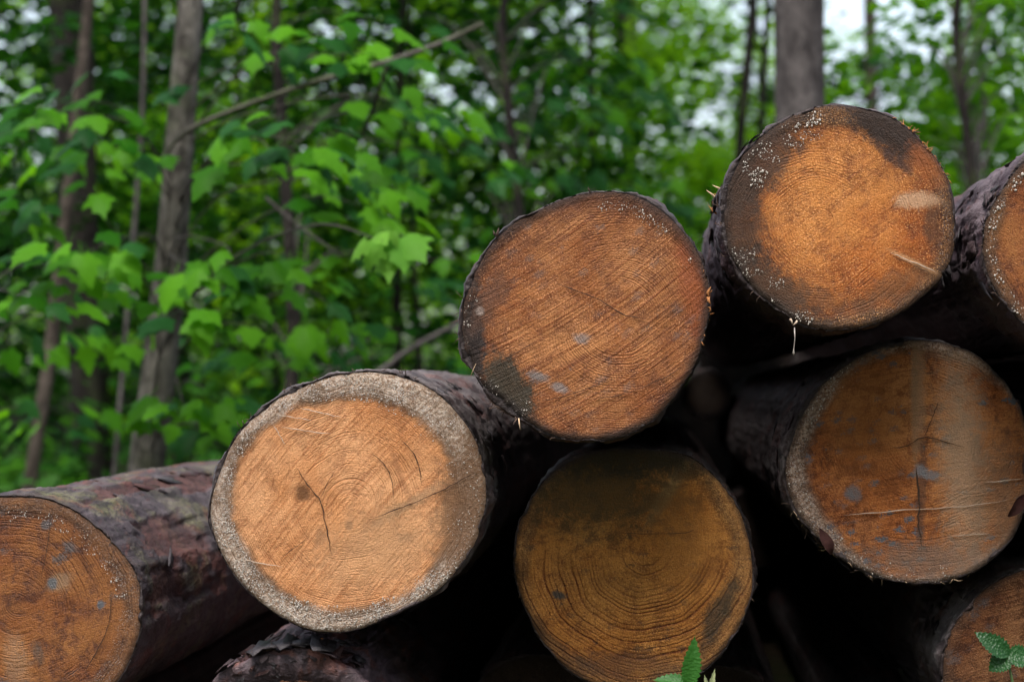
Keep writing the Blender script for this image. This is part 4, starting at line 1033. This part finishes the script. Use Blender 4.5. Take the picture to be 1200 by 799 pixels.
# trunks one can pick out in the photograph
tree([(108, 560), (104, 430), (96, 330), (88, 150), (80, 0)], 12.5, 46, M_tr_dark, 'thick dark straight trunk near the frame edge, left of the leaning maple', cz=1.5)
tree([(34, 572), (46, 500), (60, 410)], 9.0, 17, M_tr_pale, 'thin pale trunk slanting past the thick dark one', H=5, crown=0.35, cz=2.2)
tree([(133, 560), (145, 420), (158, 260), (168, 120)], 8.0, 6, M_tr_grey, 'very thin grey stem beside the leaning maple', H=5, crown=0.3, cz=2.6)
tree([(106, 250), (104, 80), (100, 0)], 10.0, 15, M_tr_dark, 'narrow dark trunk crossing in front of the thick dark one', cz=1.6)
tree([(180, 560), (170, 300), (163, 60), (160, 0)], 20.0, 17, M_tr_pale, 'distant pale brown trunk behind the leaning maple', cz=2.5)
tree([(300, 500), (302, 200), (300, 0)], 24.0, 14, M_tr_pale, 'distant pale trunk right of the leaning maple', cz=3)
tree([(275, 520), (276, 380), (278, 200)], 14.0, 9, M_tr_dark, 'thin dark stem just right of the leaning maple', H=8, crown=0.6, cz=1.0)
tree([(212, 560), (212, 400), (214, 200)], 15.0, 16, M_tr_dark, 'dark trunk half hidden behind the leaning maple', cz=1.5)
tree([(345, 470), (343, 200), (341, 40)], 19.0, 15, M_tr_dark, 'brown trunk behind the drooping maple leaves', cz=2)
tree([(464, 460), (465, 330), (466, 200), (470, 80)], 11.0, 12, M_tr_dark, 'slim dark trunk above the gap between two lower logs', cz=1.6)
tree([(694, 300), (694, 150), (692, 60)], 12.0, 8, M_tr_dark, 'thin dark stem above the red-brown log', H=9, crown=0.7, cz=1.6)
tree([(731, 300), (731, 150), (728, 60)], 13.0, 9, M_tr_dark, 'thin dark stem close to the pale trunk above the red-brown log', H=9, crown=0.7, cz=1.8)
tree([(740, 300), (738, 150), (737, 0)], 22.0, 21, M_tr_pale, 'pale brown trunk above the red-brown log', cz=3.2)
tree([(939, 300), (938, 120), (936, 0), (935, -120)], 8.6, 60, M_tr_grey, 'stout smooth grey trunk rising behind the topmost log', H=18, crown=1.1, cz=3.0)
tree([(862, 240), (870, 120), (880, 50)], 12.0, 11, M_tr_dark, 'slim dark trunk leaning beside the stout grey one', H=10, crown=0.7, cz=2)
tree([(888, 240), (893, 120), (900, 20)], 14.0, 8, M_tr_dark, 'thinner dark stem between the slim leaning trunk and the stout grey one', H=10, crown=0.6, cz=2.2)
tree([(1024, 240), (1022, 110), (1019, 20)], 19.0, 15, M_tr_pale, 'pale trunk standing against the bright sky gap', H=15, crown=0.8, cz=5.5)

# more maples with leaves big enough to tell apart
def scatter(n, x0, x1, y0, y1, Y0, Y1, sp=0.22): return [(random.uniform(x0, x1), random.uniform(y0, y1), random.uniform(Y0, Y1), sp, 0) for _ in range(n)]


b2 = gxy(330, 8.0)
maple('young maple with slim dark stem and dense dark leaves above the whitish-rimmed log', [b2, b2 + Vector((0.05, 0, 1.0)), b2 + Vector((-0.05, 0.1, 2.2)), b2 + Vector((0.1, 0.1, 3.6))], [0.03, 0.026, 0.02, 0.008],
      scatter(20, 250, 560, -20, 440, 4.6, 6.8, .36), M_tr_dark, (7, 11), (0.06, 0.105), dark=0.55)
b3 = gxy(-60, 6.2)
maple('young maple reaching in from the frame edge over the mossy-barked log', [b3, b3 + Vector((0.05, 0, 0.9)), b3 + Vector((0.1, 0.1, 2.0)), b3 + Vector((0.1, 0.1, 3.2))], [0.03, 0.026, 0.02, 0.008],
      [(20, 345, 2.4, .18, 0), (40, 300, 2.5, .2, 0), (15, 240, 2.6, .2, 0), (60, 330, 2.7, .2, 0)] + scatter(10, -40, 110, 120, 540, 3.0, 4.2, .3), M_tr_dark, (7, 10), (0.055, 0.10))
b4 = gxy(610, 9.5)
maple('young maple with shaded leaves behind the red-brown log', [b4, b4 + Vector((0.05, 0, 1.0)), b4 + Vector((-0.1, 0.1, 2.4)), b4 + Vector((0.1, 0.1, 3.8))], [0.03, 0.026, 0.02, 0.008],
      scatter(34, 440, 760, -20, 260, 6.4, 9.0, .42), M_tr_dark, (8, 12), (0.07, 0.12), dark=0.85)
b5 = gxy(1150, 9.5)
maple('young maple with fine leaves behind the topmost log, against the sky', [b5, b5 + Vector((0.05, 0, 1.0)), b5 + Vector((-0.1, 0.1, 2.4)), b5 + Vector((0.1, 0.1, 3.8))], [0.03, 0.026, 0.02, 0.008],
      scatter(36, 1060, 1230, -20, 200, 7.5, 10.0, .40), M_tr_dark, (7, 9), (0.06, 0.10))

# broken branch slanting up across the leaning maple
root = empty('fallen_branch', at(205, 150, 3.1)); tag(root, 'bare broken branch slanting across the leaves beside the leaning maple', 'branch')
trunk_of(root, [at(180, 210, 3.15), at(205, 158, 3.1), at(275, 128, 3.0), at(370, 95, 2.95), at(460, 72, 2.9), at(520, 52, 2.9), at(566, 28, 2.85)], [0.006, 0.008, 0.008, 0.0085, 0.0085, 0.008, 0.007], M_tr_maple, 8, 24, 'limb', 0.3)
trunk_of(root, [at(455, 73, 2.9), at(420, 180, 2.95), at(400, 190, 3.0)], [0.006, 0.005, 0.003], M_tr_dark, 6, 8, 'twig')
root = empty('dead_stick', at(500, 400, 4.6)); tag(root, 'grey dead stick leaning behind the red-brown log', 'stick')
trunk_of(root, [at(440, 440, 4.6), at(480, 408, 4.6), at(540, 378, 4.5), at(560, 365, 4.5)], [0.012, 0.011, 0.008, 0.004], M_tr_grey, 7, 12, 'limb', 0.3)
root = empty('bare_twig', at(350, 270, 3.2)); tag(root, 'bare grey twig among the drooping maple leaves', 'twig')
trunk_of(root, [at(312, 232, 3.3), at(345, 262, 3.2), at(400, 300, 3.1)], [0.005, 0.005, 0.003], M_tr_grey, 6, 10, 'limb', 0.2)

# understory
random.seed(21)
for px, d, h, k in [(-80, 10, .9, 2), (10, 16, 1.1, 2), (130, 15, .9, 2), (60, 17, 1.2, 2), (190, 17, 1.0, 2), (240, 14, .7, 0), (330, 11, .7, 2), (420, 13, .9, 1), (500, 11, .9, 2), (610, 12, .9, 2), (570, 13, .9, 1), (690, 12, .7, 0), (770, 14, .8, 1), (840, 13, .6, 1), (985, 14, .62, 1), (1075, 12, .6, 1), (1150, 12, .8, 0), (1250, 11, 1.0, 0)]:
    sapling(px, d, h, k)
for i in range(44):
    d = random.uniform(15, 34); px = -150 + 1500 * ((i * 0.618) % 1.0)
    gap = 960 < px < 1130
    if i % 3 == 0 and px < 620: continue
    sapling(px, d, random.uniform(0.8, 1.35) * (0.8 if gap else (0.8 if px > 600 else 0.85)), random.choice([1, 1, 0, 2]) if px > 560 else random.choice([0, 1, 2, 2]))
# tall trees behind
for i in range(24):
    d = random.uniform(20, 48); px = -250 + 1700 * ((i * 0.618 + 0.31) % 1.0)
    if 955 < px < 1130 or 820 < px < 870 or (px < 560 and i % 2): continue
    tree([(px, 460), (px + random.uniform(-10, 10), 250), (px + random.uniform(-25, 25), 0)], d, random.uniform(60, 110) * 3 / d, M_tr_dark,
         'out-of-focus tree deep in the wood behind the pile', H=15, crown=random.uniform(0.85, 1.2), ck=random.choice([1, 1, 2]), cz=random.uniform(0.0, 2.5), group='trees deep in the wood')
# the wood beyond
r = np.random.default_rng(7)
n = 38000
d = r.uniform(45, 75, n); px = r.uniform(-600, 1900, n); x = (px - VX) / FPX * d; y = d - CAM_D; z = r.random(n) ** 1.1 * 15
q = np.stack([x * 0.25, y * 0.15, z * 0.33], 1); dn = fbm(q, 5, 3)
gapm = np.exp(-((px - 1040) / 65) ** 2) * 0.26 + np.exp(-((px - 850) / 45) ** 2) * 0.2 + np.exp(-((px - 650) / 40) ** 2) * 0.2 + np.exp(-((px - 270) / 40) ** 2) * 0.12
keep = dn > 0.525 + gapm * (z > 2.5) + 0.05 * (z > 7)
c_ = np.stack([x, y, z + ground_z(x, y)], 1)[keep]
far = link('distant_wood', leaf_cloud('distant_wood', c_, r.uniform(0.25, 0.5, len(c_)), r, aspect=0.9), None, M_far)
tag(far, 'hazy mass of bright green foliage deep in the forest', 'wood', kind='stuff')
# undergrowth
n = 42000
d = 6.5 + 38 * r.random(n) ** 1.3; px = r.uniform(-400, 1600, n); x = (px - VX) / FPX * d; y = d - CAM_D
hh = fbm(np.stack([x * 0.6, y * 0.6, np.zeros(n)], 1), 9, 3); z = ground_z(x, y) + r.random(n) ** 1.4 * np.clip((hh - 0.3) * 2.6, 0.1, 1.3)
ok = ~((np.abs(x) < 1.8) & (y < 4.8))
c_ = np.stack([x, y, z], 1)[ok]
ug = link('undergrowth', leaf_cloud('undergrowth', c_, r.uniform(0.05, 0.13, len(c_)), r, aspect=0.6), None, M_fol2)
tag(ug, 'low leafy undergrowth covering the forest floor behind the logs', 'undergrowth', kind='stuff')

# ------------------------------------------------------------------ plants in front of the pile
M_nettle = leaf_mat('nettle_leaf', (0.022, 0.115, 0.014), (0.040, 0.16, 0.02), (0.08, 0.28, 0.02), 0.35, 0.45, False, 0.0008)
M_bramble = leaf_mat('bramble_leaf', (0.010, 0.058, 0.010), (0.018, 0.080, 0.014), (0.04, 0.16, 0.02), 0.3, 0.35, False, 0.0010)
M_stem = plain('green_stem', (0.10, 0.16, 0.05), 0.6, 0.2, 80)
M_bud = plain('pale_shoot', (0.30, 0.33, 0.17), 0.6, 0.3, 120)


def toothed(ln, wd, teeth, fold, curl, seed):
    r = np.random.default_rng(seed); V, F = [], []
    n = teeth * 2 + 1
    for i in range(n + 1):
        s = i / n; w = wd * (math.sin(math.pi * s ** 0.72) ** 0.85) * 0.5 * (1.0 if i % 2 else 0.80)
        veins = 0.006 * math.sin(i * math.pi) + (0.03 * ln if i % 2 else 0) * 0.12
        for u in (-1, -0.5, 0, 0.5, 1):
            V.append((u * w, s * ln + (0.25 * ln / n if (abs(u) == 1 and i % 2) else 0) * 1.6 - abs(u) * 0.06 * ln, fold * abs(u) * w - curl * s * s * ln + veins * abs(u)))
    for i in range(n):
        for k in range(4): F.append((5 * i + k, 5 * i + k + 1, 5 * i + k + 6, 5 * i + k + 5))
    return mesh('leaf', V, np.array(F))


def front_leaf(root, bx, by, tx, ty, Y, wd, mat, seed, fold=0.35, curl=0.15, teeth=9, face=(0, -1, 0.35), lean=0.0):
    a, b = at(bx, by, Y), at(tx, ty, Y); b.y += lean
    ln = (b - a).length; me = toothed(ln, wd * K, teeth, fold, curl, seed); me.materials.append(mat)
    y = (b - a).normalized(); z = Vector(face); z = (z - y * z.dot(y)).normalized(); x = y.cross(z)
    o = link('leaf', me, root); o.location = a - root.location; o.rotation_euler = Matrix((x, y, z)).transposed().to_euler()


Yn = -0.16
base = at(806, 1000, Yn); base.z = 0
root = empty('nettle_plant', base); tag(root, 'bright green toothed nettle shoot in front of the ochre log', 'plant')
trunk_of(root, [base, at(806, 900, Yn), at(806, 800, Yn)], [0.003, 0.0025, 0.0016], M_stem, 6, 10, 'stem', 0)
front_leaf(root, 806, 802, 815, 743, Yn, 24, M_nettle, 1, 0.5, 0.05, 9, (0.25, -1, 0.2))
front_leaf(root, 805, 800, 764, 793, Yn, 19, M_nettle, 2, 0.4, 0.12, 8, (0, -0.7, 0.8))
front_leaf(root, 806, 801, 820, 838, Yn, 24, M_nettle, 3, 0.4, 0.1, 8, (0, -1, 0.5))
front_leaf(root, 806, 830, 770, 845, Yn, 24, M_nettle, 4, 0.4, 0.1, 8, (0, -1, 0.5))
base = at(832, 1000, Yn + 0.02); base.z = 0
root = empty('pale_shoot', base); tag(root, 'pale green bud shoot beside the nettle', 'plant')
trunk_of(root, [base, at(833, 900, Yn), at(832, 806, Yn)], [0.0025, 0.002, 0.0018], M_stem, 6, 10, 'stem', 0)
front_leaf(root, 832, 812, 838, 782, Yn + 0.02, 7, M_bud, 5, 0.8, 0.0, 4); front_leaf(root, 831, 812, 825, 789, Yn + 0.02, 6, M_bud, 6, 0.8, 0.0, 4)
Yb = -0.12
base = at(1196, 1000, Yb); base.z = 0
root = empty('bramble_plant', base); tag(root, 'dark green bramble sprig with three crinkled leaflets in the lower corner', 'plant')
trunk_of(root, [base, at(1200, 900, Yb), at(1190, 800, Yb), at(1180, 768, Yb)], [0.003, 0.0025, 0.002, 0.0014], M_stem, 6, 14, 'stem', 0)
front_leaf(root, 1181, 767, 1142, 738, Yb, 27, M_bramble, 7, 0.25, 0.10, 9, (0.1, -1, 0.5))
front_leaf(root, 1183, 768, 1157, 786, Yb, 28, M_bramble, 8, 0.25, 0.12, 9, (0, -1, 0.6))
front_leaf(root, 1182, 768, 1218, 772, Yb, 30, M_bramble, 9, 0.25, 0.12, 9, (0.1, -1, 0.6))

# unseen trees added behind the camera to block frontal sky light
random.seed(77)
for i in range(11):
    x = -16 + 3.0 * (i % 11) + random.uniform(-0.8, 0.8) + (1.5 if i > 10 else 0); y = -10.5 + random.uniform(-0.8, 0.8)
    b = Vector((x, y, 0.0)); root = empty('tree', b); tag(root, 'unseen tree added behind the camera to shade the scene', 'tree', 'unseen shade trees behind the camera')
    trunk_of(root, [b, b + Vector((0.1, 0, 4)), b + Vector((0, 0.2, 9)), b + Vector((0.2, 0, 14))], [0.16, 0.13, 0.09, 0.02], M_tr_dark, 10, 12)
    for q in range(2):
        c_ = link('crown', CT[(random.randrange(4), 0)], root); c_.scale = (1.2, 1.2, 1.05); c_.rotation_euler = (0, 0, random.uniform(0, 6.28)); c_.location = (0, 0, -2.2 + q)
